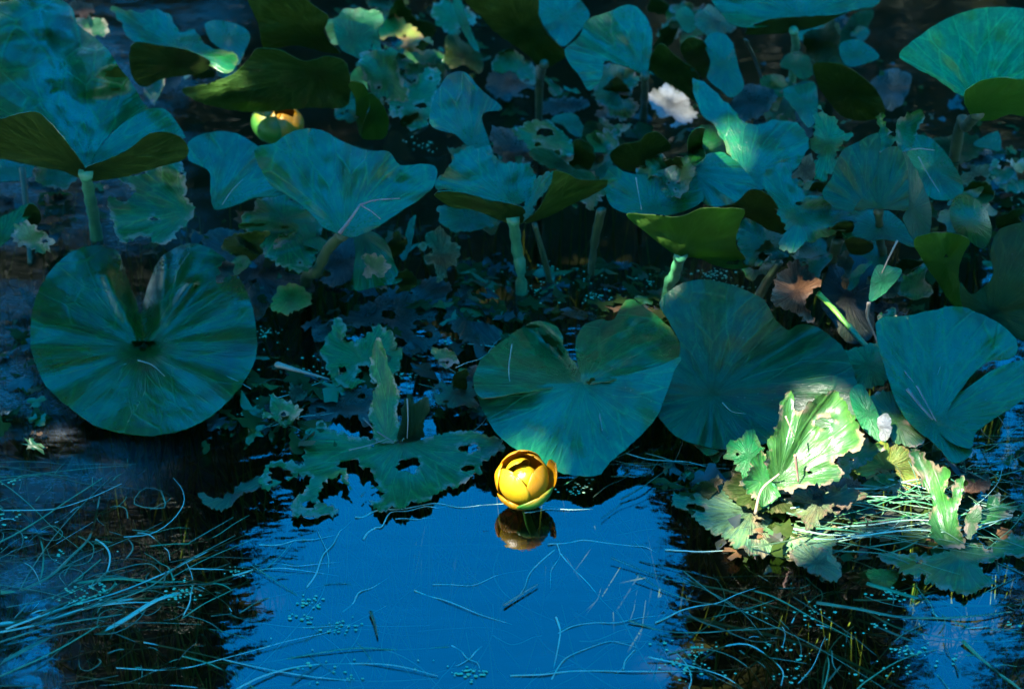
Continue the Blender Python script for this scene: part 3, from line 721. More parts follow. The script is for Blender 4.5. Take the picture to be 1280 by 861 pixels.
leaf('lily_leaf', 'teal leaf drooping over a shaded fold right of the upturned green leaf', 'fresh', [
    D(pts=[(405,26),(424,22),(430,12),(455,12),(476,16),(479,24),(472,45),(478,64),(466,66),(462,50),(448,50),(430,56),(414,54)], at_=(440,30), z=.14, tilt=26, wob=.006, jagged=1),
    D(pts=[(418,28),(440,26),(464,34),(464,54),(456,74),(438,68),(424,58)], at_=(440,50), z=.142, tilt=50, wob=.004)], group=LG)
leaf('lily_leaf', 'crumpled teal leaf hanging upright below the drooping teal leaf', 'torn', [
    D(pts=[(450,66),(470,62),(495,64),(497,86),(505,100),(510,122),(488,130),(470,124),(458,104),(452,86)], z=.12, tilt=38, wob=.008, jagged=2, nholes=2, hsize=5, step=4)], group=LG)
leaf('lily_leaf', 'bright lime-green folded leaf standing on edge near the rear flower', 'olive', [
    D(pts=[(436,104),(450,102),(460,114),(462,132),(455,150),(452,170),(446,150),(444,124)], z=.11, tilt=-50, roll=20, wob=.004, step=4),
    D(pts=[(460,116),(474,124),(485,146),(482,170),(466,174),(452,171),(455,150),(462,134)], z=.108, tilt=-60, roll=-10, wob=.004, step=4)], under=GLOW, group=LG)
leaf('lily_leaf', 'worn teal leaf with reddish spot between the lime folded leaf and the pointed blue leaf', 'torn', [
    D(pts=[(500,96),(515,104),(535,84),(550,88),(545,120),(535,150),(520,162),(500,150),(485,142),(490,126),(508,122)], z=.09, tilt=18, wob=.007, jagged=2, nholes=3, hsize=5, step=4)], group=LG)
leaf('lily_leaf', 'pointed bright blue leaf arched like a tent, above the wide torn blue leaf', 'wax', [
    D(pts=[(540,158),(538,140),(545,118),(555,100),(568,90),(582,91),(594,104),(608,118),(628,136),(604,142),(606,160),(612,184),(590,186),(568,168)], at_=(590,180), z=.14, tilt=24, roll=-8, mid=(575,92), fold=-.3, wob=.005)], group=LG)
leaf('lily_leaf', 'wide torn blue leaf whose dark underside folds over a bright green stalk', 'wax', [
    D(pts=[(545,235),(552,216),(566,200),(582,184),(600,184),(612,184),(625,200),(645,205),(664,208),(668,228),(660,248),(640,256),(612,252),(580,242)], at_=(640,255), z=.12, tilt=22, roll=-6, mid=(585,190), fold=-.25, wob=.006, jagged=1.6, step=4.4, curl=.003),
    D(pts=[(543,243),(562,238),(588,242),(615,250),(640,254),(656,262),(656,276),(641,280),(618,272),(592,262),(564,258)], at_=(641,270), z=.118, tilt=-78, wob=.003),
    D(pts=[(655,262),(662,246),(670,225),(690,213),(694,222),(682,240),(672,254),(664,270),(655,277)], at_=(655,270), z=.119, tilt=30, roll=20, wob=.004, jagged=2, step=4)],
    stalk=[(641,272,.117),(646,310,.06),(652,366,0)], r=.006, group=LG)
leaf('lily_leaf', 'blue leaf tucked under the dark fold of the wide torn leaf', 'wax', [
    D(pts=[(546,260),(565,258),(590,262),(612,270),(624,280),(606,286),(582,288),(558,286)], z=.07, tilt=14, wob=.004, jagged=1.2)], group=LG)
leaf('lily_leaf', 'feathery grey-green torn leaf beside the wide torn blue leaf', 'mauve', [
    D(pts=[(612,166),(625,156),(640,165),(655,178),(664,196),(666,208),(645,206),(628,200),(618,186)], z=.115, tilt=26, wob=.007, jagged=2.5, nholes=2, step=4)], group=LG)
leaf('lily_leaf', 'olive turned-up leaf side running right from the bright green stalk', 'olive', [
    D(pts=[(654,278),(672,262),(682,244),(690,225),(692,213),(708,216),(726,224),(760,224),(758,232),(735,246),(712,256),(690,268),(668,276)], at_=(660,272), z=.125, tilt=-62, roll=-8, mid=(755,228), fold=.15, wob=.004)], group=LG)
leaf('lily_leaf', 'shredded teal leaf arching over black water', 'torn', [
    D(pts=[(634,166),(650,156),(672,152),(690,152),(700,164),(718,176),(716,192),(700,198),(684,190),(668,188),(650,180)], z=.10, tilt=16, wob=.007, holes=[(682,166,12,5)], jagged=2.6, nholes=2, step=4, curl=.003)], group=LG)
leaf('lily_leaf', 'dull olive leaf patch below the shredded teal leaf', 'olive', [
    D(pts=[(662,190),(684,186),(704,198),(716,210),(740,214),(742,224),(720,222),(694,212),(672,204)], z=.105, tilt=20, wob=.005, jagged=1.5, step=4)], group=LG)
leaf('lily_leaf', 'rounded olive leaf with two lobes behind the tan torn curl', 'olive', [
    D(pts=[(762,192),(778,180),(800,176),(806,168),(820,164),(836,176),(838,186),(822,192),(812,206),(796,214),(780,210),(768,204)], at_=(800,205), z=.115, tilt=-55, wob=.005, mid=(808,172), fold=.2)], group=LG)
leaf('lily_leaf', 'blue bowl-shaped leaf holding a torn tan curl', 'wax', [
    D(pts=[(757,218),(766,206),(780,214),(800,218),(822,214),(845,206),(866,208),(872,226),(880,248),(860,262),(830,270),(800,269),(776,265),(762,254),(756,236)], at_=(815,262), z=.13, tilt=26, cup=.01, wob=.005)], group=LG)
leaf('leaf_fragment', 'tan and green torn curl lying in the blue bowl-shaped leaf', 'torn', [
    D(pts=[(812,202),(826,192),(840,200),(852,196),(868,205),(866,222),(856,238),(840,246),(826,240),(834,226),(820,222),(800,224),(796,214)], z=.145, tilt=20, wob=.014, rip=.01, jagged=3, nholes=3, hsize=5, step=3.6, curl=.006)], group='leaf fragments')
leaf('lily_leaf', 'glowing green underside of a leaf held up on a pale stalk', 'olive', [
    D(pts=[(783,268),(812,268),(850,270),(876,260),(902,260),(930,262),(924,282),(920,305),(936,332),(905,334),(872,322),(852,320),(830,308),(808,290)], at_=(851,316), z=.115, tilt=-66, mid=(880,262), fold=.12, wob=.005)],
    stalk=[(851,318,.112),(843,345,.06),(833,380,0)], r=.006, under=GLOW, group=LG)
leaf('lily_leaf', 'pale green leaf edge rolled into a tube', 'fresh', [
    D(pts=[(872,160),(886,156),(902,162),(914,172),(918,186),(908,198),(894,196),(884,200),(878,184)], at_=(885,182), z=.155, tilt=30, roll=20, cup=-.6, wob=.003),
    D(pts=[(859,184),(861,170),(870,160),(880,160),(878,176),(882,196),(872,205),(862,204)], at_=(870,182), z=.152, tilt=-60, roll=-25, cup=-.3, wob=.003)], group=LG)
leaf('lily_leaf', 'ribbed blue leaf in front of the rolled green edge', 'wax', [
    D(pts=[(862,208),(876,196),(900,190),(918,200),(932,214),(945,232),(936,246),(916,254),(890,258),(872,246),(864,230)], at_=(865,212), z=.15, tilt=26, roll=6, mid=(942,238), fold=-.2, veins=.002, wob=.004)], group=LG)
leaf('lily_leaf', 'large blue leaf sweeping up behind the rolled green edge', 'wax', [
    D(pts=[(866,98),(880,102),(896,118),(914,134),(928,150),(946,156),(970,150),(996,154),(1010,174),(1006,196),(992,212),(968,224),(946,238),(930,214),(914,200),(905,180),(892,158),(876,140),(868,120)], at_=(930,220), z=.135, tilt=18, mid=(985,155), fold=-.15, wob=.005, jagged=1, rip=.004)], group=LG)
leaf('lily_leaf', 'dark olive wedge of leaf underside in front of the ribbed blue leaf', 'olive', [
    D(pts=[(902,258),(918,254),(940,236),(962,244),(974,262),(986,290),(964,288),(940,274),(920,266)], z=.145, tilt=-60, wob=.004)], group=LG)
leaf('lily_leaf', 'blue leaf scrap with dark ribs under the glowing green leaf', 'wax', [
    D(pts=[(920,288),(934,272),(955,284),(980,292),(1000,300),(992,318),(965,326),(940,334),(926,318)], z=.09, tilt=14, veins=.003, mid=(925,320), wob=.004, jagged=1.6, nholes=1)], group=LG)
leaf('lily_leaf', 'blue leaf creased and spotted, left of the tall folded leaf', 'wax', [
    D(pts=[(952,222),(968,208),(984,204),(996,226),(1010,244),(1032,246),(1042,260),(1066,266),(1070,280),(1044,292),(1014,302),(986,316),(972,306),(982,288),(970,262),(958,240)], at_=(1000,270), z=.14, tilt=18, wob=.008, jagged=1.6, nholes=3, hsize=4, rip=.005)], group=LG)
leaf('lily_leaf', 'tall dark folded leaf with glossy streaks below a torn green crest', 'dusky', [
    D(pts=[(1028,244),(1040,220),(1052,190),(1072,178),(1098,166),(1100,190),(1098,215),(1084,240),(1070,262),(1050,262)], at_=(1085,262), z=.165, tilt=30, roll=-16, veins=.002, mid=(1090,180), fold=.1, wob=.005),
    D(pts=[(1068,262),(1084,238),(1098,212),(1102,190),(1124,184),(1134,210),(1136,240),(1134,262),(1112,262),(1090,260)], at_=(1100,262), z=.166, tilt=42, roll=6, veins=.003, mid=(1110,190), fold=.2, wob=.004),
    D(pts=[(1134,262),(1136,236),(1128,190),(1142,206),(1156,236),(1164,262),(1162,292),(1154,308),(1140,296),(1128,272)], at_=(1140,262), z=.163, tilt=38, roll=24, wob=.004)],
    stalk=[(1098,262,.16),(1100,300,.08),(1102,345,0)], stalk_mat='stalk_olive', group=LG)
leaf('lily_leaf', 'dim blue blade below the tall dark folded leaf', 'wax', [
    D(pts=[(1040,270),(1070,262),(1110,264),(1126,276),(1150,300),(1155,306),(1140,308),(1112,300),(1080,300),(1058,296)], z=.12, tilt=14, wob=.006, roll=-6)], group=LG)
leaf('leaf_fragment', 'jagged green crest with curled horn-like tips on top of the tall folded leaf', 'torn', [
    D(pts=[(1097,144),(1104,141),(1109,158),(1118,166),(1124,148),(1140,140),(1152,140),(1156,150),(1146,162),(1140,186),(1128,192),(1118,176),(1112,192),(1098,190),(1094,172),(1100,160)], z=.19, tilt=40, wob=.012, jagged=1.6, step=3.4, curl=.007, nholes=1, hsize=4)], group='leaf fragments')
leaf('lily_leaf', 'lobed green torn leaf standing left of the jagged crest', 'fresh', [
    D(pts=[(1017,140),(1026,133),(1034,142),(1044,150),(1054,164),(1066,170),(1050,180),(1044,194),(1058,204),(1042,216),(1026,228),(1016,214),(1022,196),(1014,182),(1018,164)], z=.175, tilt=32, wob=.008, jagged=2.2, nholes=1, hsize=4, step=3.8, curl=.004)], group=LG)
leaf('rotten_leaf', 'tan withered leaf tip hooked beside the lobed green torn leaf', 'brown', [
    D(pts=[(989,222),(998,208),(1006,196),(1014,192),(1018,206),(1016,222),(1006,228),(1002,222)], z=.17, tilt=30, wob=.008, jagged=1.6, step=3.2)], cat='dead leaf')
leaf('lily_leaf', 'blue leaf lying behind the jagged crest with two dry stems across it', 'wax', [
    D(pts=[(1128,176),(1150,168),(1172,180),(1196,212),(1204,240),(1184,250),(1158,244),(1140,212)], z=.12, tilt=14, wob=.005)], group=LG)
leaf('lily_leaf', 'small blue-green triangular leaf tip below the big fan-shaped leaf', 'wax', [
    D(pts=[(1217,180),(1247,164),(1250,188),(1234,186)], z=.11, tilt=20, wob=.003)], group=LG)
leaf('lily_leaf', 'blue leaf drooping like a tongue with a white drip at its tip', 'wax', [
    D(pts=[(1187,262),(1194,246),(1208,243),(1226,254),(1236,270),(1239,294),(1229,310),(1214,302),(1198,292),(1190,280)], z=.15, tilt=34, cup=-.25, wob=.004)], group=LG)
leaf('lily_leaf', 'bright green leaf underside narrowing downward behind the cupped blue pad', 'olive', [
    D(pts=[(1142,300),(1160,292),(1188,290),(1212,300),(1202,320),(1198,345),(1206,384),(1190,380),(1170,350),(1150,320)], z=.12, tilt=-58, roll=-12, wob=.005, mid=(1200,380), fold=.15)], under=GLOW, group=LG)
leaf('lily_leaf', 'dark green leaf curling up at the picture edge behind the cupped blue pad', 'olive', [
    D(pts=[(1238,318),(1246,290),(1270,280),(1300,280),(1300,420),(1262,420),(1226,406),(1204,384),(1200,352),(1214,368),(1232,356),(1242,340)], at_=(1240,390), z=.11, tilt=20, roll=-24, wob=.006, cup=.004)], group=LG)
leaf('lily_leaf', 'very large fan-shaped bright green leaf rising from the upper edge', 'fan', [
    D(pts=[(1124,68),(1150,45),(1175,28),(1210,14),(1245,9),(1290,14),(1310,40),(1310,90),(1280,100),(1250,98),(1222,104),(1205,120),(1170,98),(1140,82)],
      at_=(1225,130), z=.20, tilt=20, roll=-8, mid=(1225,15), fold=.06, veins=.003, rip=.004, cup=.003, wob=.005),
    D(pts=[(1205,118),(1222,102),(1250,96),(1280,98),(1310,90),(1310,145),(1262,142),(1240,150),(1215,146)], at_=(1222,138), z=.20, tilt=-60, roll=-6, wob=.004)],
    stalk=[(1222,142,.195),(1208,158,.14),(1196,178,.09)], stalk_mat='stalk_olive', r=.006, under=GLOW, group=LG)
leaf('lily_leaf', 'dark olive leaf standing on edge left of the rippled grey water', 'olive', [
    D(pts=[(1017,80),(1044,78),(1070,90),(1095,112),(1106,140),(1086,150),(1056,147),(1036,126),(1022,104)], z=.13, tilt=-58, roll=8, mid=(1100,140), fold=.08, wob=.005)], group=LG)
leaf('lily_leaf', 'crumpled dark green leaf under the long blue leaf at the top', 'olive', [
    D(pts=[(1005,42),(1026,36),(1037,22),(1046,38),(1048,62),(1034,76),(1012,72)], z=.12, tilt=10, roll=-20, wob=.008, jagged=1.4)], group=LG)
leaf('lily_leaf', 'small clear blue leaf tip above the olive leaf on edge', 'wax', [
    D(pts=[(1050,55),(1074,50),(1100,70),(1090,77),(1062,84),(1052,74)], z=.135, tilt=26, wob=.003)], group=LG)
leaf('lily_leaf', 'small teal leaf with two folds beside the olive leaf on edge', 'fresh', [
    D(pts=[(974,80),(996,64),(1010,72),(1016,92),(1004,98),(990,90)], z=.10, tilt=18, wob=.006, jagged=1)], group=LG)
leaf('lily_leaf', 'narrow blue leaf piece left of the olive leaf on edge, over black water', 'wax', [
    D(pts=[(978,114),(1000,106),(1018,104),(1022,122),(1020,150),(1010,160),(994,138)], z=.09, tilt=14, wob=.005)], group=LG)
leaf('lily_leaf', 'grey-green withered round leaf in the dark gap', 'mauve', [
    D(pts=[(914,128),(922,112),(938,104),(958,108),(972,122),(958,140),(938,152),(918,146)], z=.08, tilt=10, wob=.006, jagged=1.6)], group=LG)
leaf('lily_pad', 'grey film-covered pad floating beside rippled water at the top', 'mauve', [
    D(pts=[(1085,112),(1100,92),(1122,86),(1140,96),(1136,112),(1128,128),(1112,140),(1104,128)], z=.012, wob=.003, jagged=1)], group=LG)
leaf('lily_leaf', 'long blue leaf across the top edge with a dark olive rolled rim', 'wax', [
    D(pts=[(892,-12),(1000,-20),(1100,-12),(1094,8),(1070,12),(1040,22),(1010,24),(985,28),(950,34),(918,32),(900,16)], at_=(1000,20), z=.17, tilt=18, wob=.006, rip=.004),
    D(pts=[(935,34),(960,24),(1000,20),(1045,18),(1060,14),(1030,30),(1000,38),(960,42),(930,42)], z=.169, tilt=-75, wob=.003)],
    stalk=[(992,38,.165),(995,60,.11),(992,80,.07)], group=LG)
leaf('lily_leaf', 'mottled green and orange-spotted leaf at the top, left of the long blue leaf', 'rot', [
    D(pts=[(868,22),(884,8),(902,10),(918,28),(914,40),(892,44),(874,38)], z=.13, tilt=16, wob=.008, jagged=1.4)], group=LG)
leaf('lily_leaf', 'small teal curl left of the orange-spotted leaf', 'fresh', [
    D(pts=[(844,18),(856,8),(868,18),(872,34),(860,42),(850,32)], z=.12, tilt=20, wob=.005)], group=LG)
leaf('lily_leaf', 'vivid blue arched leaf above the grey withered round leaf', 'wax', [
    D(pts=[(880,56),(888,42),(904,42),(916,54),(922,80),(930,108),(914,122),(900,112),(884,98),(888,76)], z=.14, tilt=30, cup=-.03, wob=.005)], group=LG)
leaf('lily_leaf', 'light green leaf catching sun, edge-on beside the vivid blue arched leaf', 'fresh', [
    D(pts=[(850,58),(862,46),(878,50),(887,68),(886,88),(878,98),(866,84),(856,74)], z=.125, tilt=-50, roll=-15, wob=.005)], group=LG)
leaf('lily_leaf', 'olive leaf blade with a pointed top over the white sunlit spot', 'olive', [
    D(pts=[(810,84),(816,66),(826,54),(838,64),(852,76),(870,88),(876,108),(868,126),(850,112),(830,100)], z=.13, tilt=-55, roll=8, wob=.004)], group=LG)
leaf('lily_leaf', 'blue leaf with a dark central furrow spreading from a tan joint', 'wax', [
    D(pts=[(706,62),(724,46),(734,26),(758,16),(788,6),(808,22),(816,48),(812,74),(808,94),(790,86),(770,80),(756,76),(752,98),(736,114),(724,94),(712,80)], at_=(806,92), z=.15, tilt=24, mid=(740,30), fold=.22, veins=.002, wob=.006, rip=.004)],
    stalk=[(806,94,.148),(806,120,.09),(804,150,.0)], stalk_mat='stalk_olive', group=LG)
leaf('lily_leaf', 'striped green-blue leaf remnant hanging under the tan joint', 'torn', [
    D(pts=[(742,86),(760,78),(790,84),(800,98),(790,118),(800,134),(780,150),(756,142),(744,118)], z=.08, tilt=16, wob=.008, jagged=2.4, nholes=3, hsize=6, step=4)], group=LG)
leaf('lily_leaf', 'small blue leaf corner beside the big drooping green underside', 'wax', [
    D(pts=[(668,-10),(712,-10),(732,8),(736,24),(720,44),(704,58),(690,46),(676,24)], z=.14, tilt=22, wob=.005)], group=LG)
leaf('lily_leaf', 'big drooping green leaf underside pointing down from the top edge', 'olive', [
    D(pts=[(578,-12),(666,-12),(674,22),(686,44),(708,66),(700,76),(678,84), (656,66),(622,42),(600,20)], z=.17, tilt=-62, roll=-8, mid=(700,72), fold=.1, wob=.005)],
    stalk=[(680,80,.15),(676,95,.11),(674,108,.06)], stalk_mat='stalk_olive', group=LG)
leaf('lily_leaf', 'thin green blade hanging straight down left of the big drooping underside', 'fresh', [
    D(pts=[(566,0),(574,-4),(582,18),(590,40),(600,66),(594,64),(580,42),(570,20)], z=.15, tilt=38, wob=.003, step=4)], group=LG)
# ---- middle row, left
leaf('lily_leaf', 'blue-green torn leaf with a round hole, below the biggest standing leaf', 'torn', [
    D(pts=[(143,208),(150,190),(165,183),(190,183),(215,190),(228,205),(232,225),(234,248),(242,262),(236,275),(222,288),(212,303),(190,300),(175,295),(160,300),(150,303),(145,285),(137,260),(136,246),(158,250),(163,238),(150,225)], at_=(238,264), z=.10, tilt=16, wob=.005, holes=[(166,212,13,9),(163,240,6,3)], nholes=2, hsize=4, jagged=2, step=4, mid=(150,200), fold=.1, curl=.002)], group=LG)
leaf('lily_leaf', 'rounded teal leaf between the torn leaf with a round hole and the wide blue fan', 'wax', [
    D(pts=[(235,178),(258,166),(290,165),(312,176),(332,190),(356,210),(372,232),(350,244),(318,248),(290,258),(268,261),(263,240),(262,216),(248,206),(236,200)], at_=(268,258), z=.105, tilt=20, mid=(340,205), fold=.12, wob=.005, veins=.0015)], group=LG)
leaf('lily_leaf', 'widest smooth blue fan-shaped leaf with a dry forked twig resting on it', 'wax', [
    D(pts=[(318,188),(345,178),(362,166),(385,161),(408,165),(430,178),(460,188),(486,190),(500,206),(530,205),(546,211),(541,234),(520,252),(492,270),(470,285),(444,296),(430,294),(405,285),(388,266),(362,246),(336,228)], at_=(430,290), z=.13, tilt=24, mid=(390,165), fold=.08, veins=.0014, rip=.004, nrip=7, wob=.005)],
    stalk=[(429,292,.125),(410,312,.09),(396,340,.05),(382,366,0)], stalk_mat='stalk_olive', r=.006, group=LG)
leaf('lily_leaf', 'tattered dark leaf crusted with pale decay under the wide blue fan', 'torn', [
    D(pts=[(300,282),(312,262),(330,246),(350,240),(362,222),(372,216),(368,236),(384,262),(402,285),(396,310),(384,338),(356,336),(330,318),(312,300)], z=.075, tilt=10, wob=.008, jagged=2.6, nholes=3, hsize=5, step=4)], group=LG)
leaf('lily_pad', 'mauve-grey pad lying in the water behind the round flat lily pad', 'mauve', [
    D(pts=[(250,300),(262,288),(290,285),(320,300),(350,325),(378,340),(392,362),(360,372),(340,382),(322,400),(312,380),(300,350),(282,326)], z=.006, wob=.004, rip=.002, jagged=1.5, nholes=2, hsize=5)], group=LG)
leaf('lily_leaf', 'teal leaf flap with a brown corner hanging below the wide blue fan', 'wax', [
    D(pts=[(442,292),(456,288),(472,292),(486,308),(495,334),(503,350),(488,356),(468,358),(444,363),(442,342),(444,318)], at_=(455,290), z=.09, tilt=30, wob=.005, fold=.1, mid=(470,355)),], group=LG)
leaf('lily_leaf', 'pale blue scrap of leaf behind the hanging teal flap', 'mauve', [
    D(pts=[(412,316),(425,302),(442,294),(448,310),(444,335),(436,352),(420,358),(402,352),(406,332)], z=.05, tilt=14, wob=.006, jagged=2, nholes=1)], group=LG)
leaf('lily_leaf', 'slender blue leaf sliver upright in the black gap', 'wax', [
    D(pts=[(506,296),(512,276),(520,268),(518,286),(512,312),(504,326),(498,316)], z=.05, tilt=30, wob=.003, step=4)], group=LG)
leaf('rotten_leaf', 'reddish-brown shrivelled leaf in the black gap left of the bright green stalk', 'brown', [
    D(pts=[(526,308),(536,290),(550,284),(562,298),(574,312),(572,328),(560,332),(556,348),(546,352),(544,334),(532,322)], z=.05, tilt=24, wob=.012, jagged=2.6, nholes=1, step=3.6)], cat='dead leaf')
leaf('rotten_leaf', 'mossy green-brown leaf stub at the foot of the bent olive stalk', 'yellow', [
    D(pts=[(338,376),(346,362),(362,354),(380,358),(388,370),(380,384),(360,392),(342,390)], z=.03, tilt=14, wob=.010, jagged=2.4, step=3.6)], cat='dead leaf')
leaf('rotten_leaf', 'largest crumpled brown dead leaf, above the dusky lily pad', 'brown', [
    D(pts=[(964,372),(968,350),(978,336),(990,326),(1006,330),(1018,342),(1026,356),(1012,366),(1010,384),(1018,402),(1006,404),(990,388),(976,384)], z=.09, tilt=34, wob=.018, rip=.01, jagged=2.6, step=3.4, curl=.006)], cat='dead leaf')
leaf('rotten_leaf', 'thin rust-coloured dead leaf shred right of the largest crumpled brown leaf', 'brown', [
    D(pts=[(1046,320),(1058,316),(1066,328),(1064,344),(1056,358),(1050,350),(1054,338)], z=.09, tilt=34, wob=.012, jagged=2, step=3.2)], cat='dead leaf')
leaf('lily_leaf', 'small bright pointed green leaf in the sun above the cupped blue pad', 'fresh', [
    D(pts=[(1087,376),(1089,350),(1096,332),(1110,332),(1128,338),(1118,354),(1104,368)], z=.11, tilt=30, roll=-10, mid=(1126,338), fold=.2, wob=.003, step=4)], group=LG)
leaf('lily_leaf', 'little olive curled leaf bits below the dim blue blade', 'olive', [
    D(pts=[(1036,292),(1048,278),(1066,276),(1066,288),(1052,294)], z=.13, tilt=-40, wob=.004, step=4),
    D(pts=[(1056,300),(1072,296),(1092,306),(1084,316),(1064,316)], z=.125, tilt=-45, wob=.004, step=4)], group=LG)
leaf('lily_leaf', 'grey-green broad leaf in deep shade behind the small bright pointed leaf', 'mauve', [
    D(pts=[(1030,350),(1044,322),(1066,318),(1090,330),(1092,370),(1090,420),(1060,428),(1040,400),(1026,380)], z=.045, tilt=12, wob=.006)], group=LG)
leaf('lily_leaf', 'green-blue leaf shoulder between the dusky pad and the cupped blue pad', 'fresh', [
    D(pts=[(1052,442),(1070,434),(1098,430),(1110,446),(1114,470),(1098,482),(1080,486),(1068,468)], z=.05, tilt=20, wob=.006, jagged=1.4)], group=LG)
leaf('lily_leaf', 'deep green leaf fold running down beside the sunlit ragged leaf', 'fresh', [
    D(pts=[(1062,490),(1076,480),(1090,500),(1102,528),(1108,552),(1092,548),(1074,528)], z=.06, tilt=34, roll=14, wob=.004)], group=LG)
leaf('leaf_fragment', 'white papery leaf flake below the deep green fold', 'paper', [
    D(pts=[(1100,520),(1108,516),(1114,528),(1112,546),(1102,550),(1098,536)], z=.062, tilt=38, wob=.003, jagged=1, step=3)], group='leaf fragments')
leaf('lily_leaf', 'blistered teal leaf with yellow crust left of the cupped blue pad', 'torn', [
    D(pts=[(1086,498),(1104,488),(1124,498),(1142,520),(1160,544),(1150,556),(1126,556),(1106,540),(1092,522)], z=.048, tilt=20, wob=.007, jagged=2, nholes=1, step=3.8)], group=LG)
leaf('leaf_fragment', 'white-lit papery leaf scrap glinting in the black gap near the top', 'paper', [
    D(pts=[(812,118),(830,108),(848,112),(862,126),(868,146),(850,158),(832,154),(818,138)], z=.02, tilt=22, wob=.012, jagged=2.6, nholes=2, step=4)], group='leaf fragments')
leaf('rotten_leaf', 'ochre debris clump at the top edge beside the drooping teal leaf', 'yellow', [
    D(pts=[(478,30),(492,20),(508,26),(520,40),(540,52),(534,64),(516,66),(500,58),(486,62),(476,48)], z=.10, tilt=20, wob=.014, jagged=3, nholes=3, step=4)], cat='dead leaf')
leaf('rotten_leaf', 'tan sunlit scraps above the pale teal leaf at the top edge', 'brown', [
    D(pts=[(80,8),(96,2),(116,6),(118,16),(104,20),(88,18)], z=.16, tilt=24, wob=.008, jagged=2.4, step=3.8)], cat='dead leaf')
leaf('lily_leaf', 'teal leaf scraps behind the shoulder of the biggest standing leaf', 'torn', [
    D(pts=[(88,26),(112,20),(134,28),(132,44),(112,42),(98,36)], z=.14, tilt=14, wob=.006, jagged=2)], group=LG)
leaf('rotten_leaf', 'brown withered stub at the picture edge below the tiny triangular leaf tip', 'brown', [
    D(pts=[(1204,214),(1222,204),(1236,210),(1240,228),(1222,238),(1206,232)], z=.05, tilt=16, wob=.012, jagged=3, nholes=2, step=4)], cat='dead leaf')
leaf('lily_leaf', 'drowned teal leaf in the clutter at the picture edge, below the brown stub', 'torn', [
    D(pts=[(1240,205),(1262,198),(1285,205),(1290,235),(1262,240),(1244,228)], z=.03, tilt=8, wob=.008, jagged=3, nholes=3, step=4)], group=LG)
leaf('lily_leaf', 'dark olive leaf in shade under the big fan-shaped leaf', 'olive', [
    D(pts=[(1160,178),(1190,168),(1220,170),(1225,192),(1200,205),(1172,200)], z=.06, tilt=5, wob=.008, jagged=2)], group=LG)
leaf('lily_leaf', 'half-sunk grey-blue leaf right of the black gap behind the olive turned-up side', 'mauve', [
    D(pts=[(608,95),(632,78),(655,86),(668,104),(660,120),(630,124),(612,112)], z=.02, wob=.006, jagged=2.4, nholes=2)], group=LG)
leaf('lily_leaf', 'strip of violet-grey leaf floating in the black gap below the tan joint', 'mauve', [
    D(pts=[(676,130),(700,122),(730,124),(736,134),(712,142),(684,142)], z=.012, wob=.004, jagged=2)], group=LG)

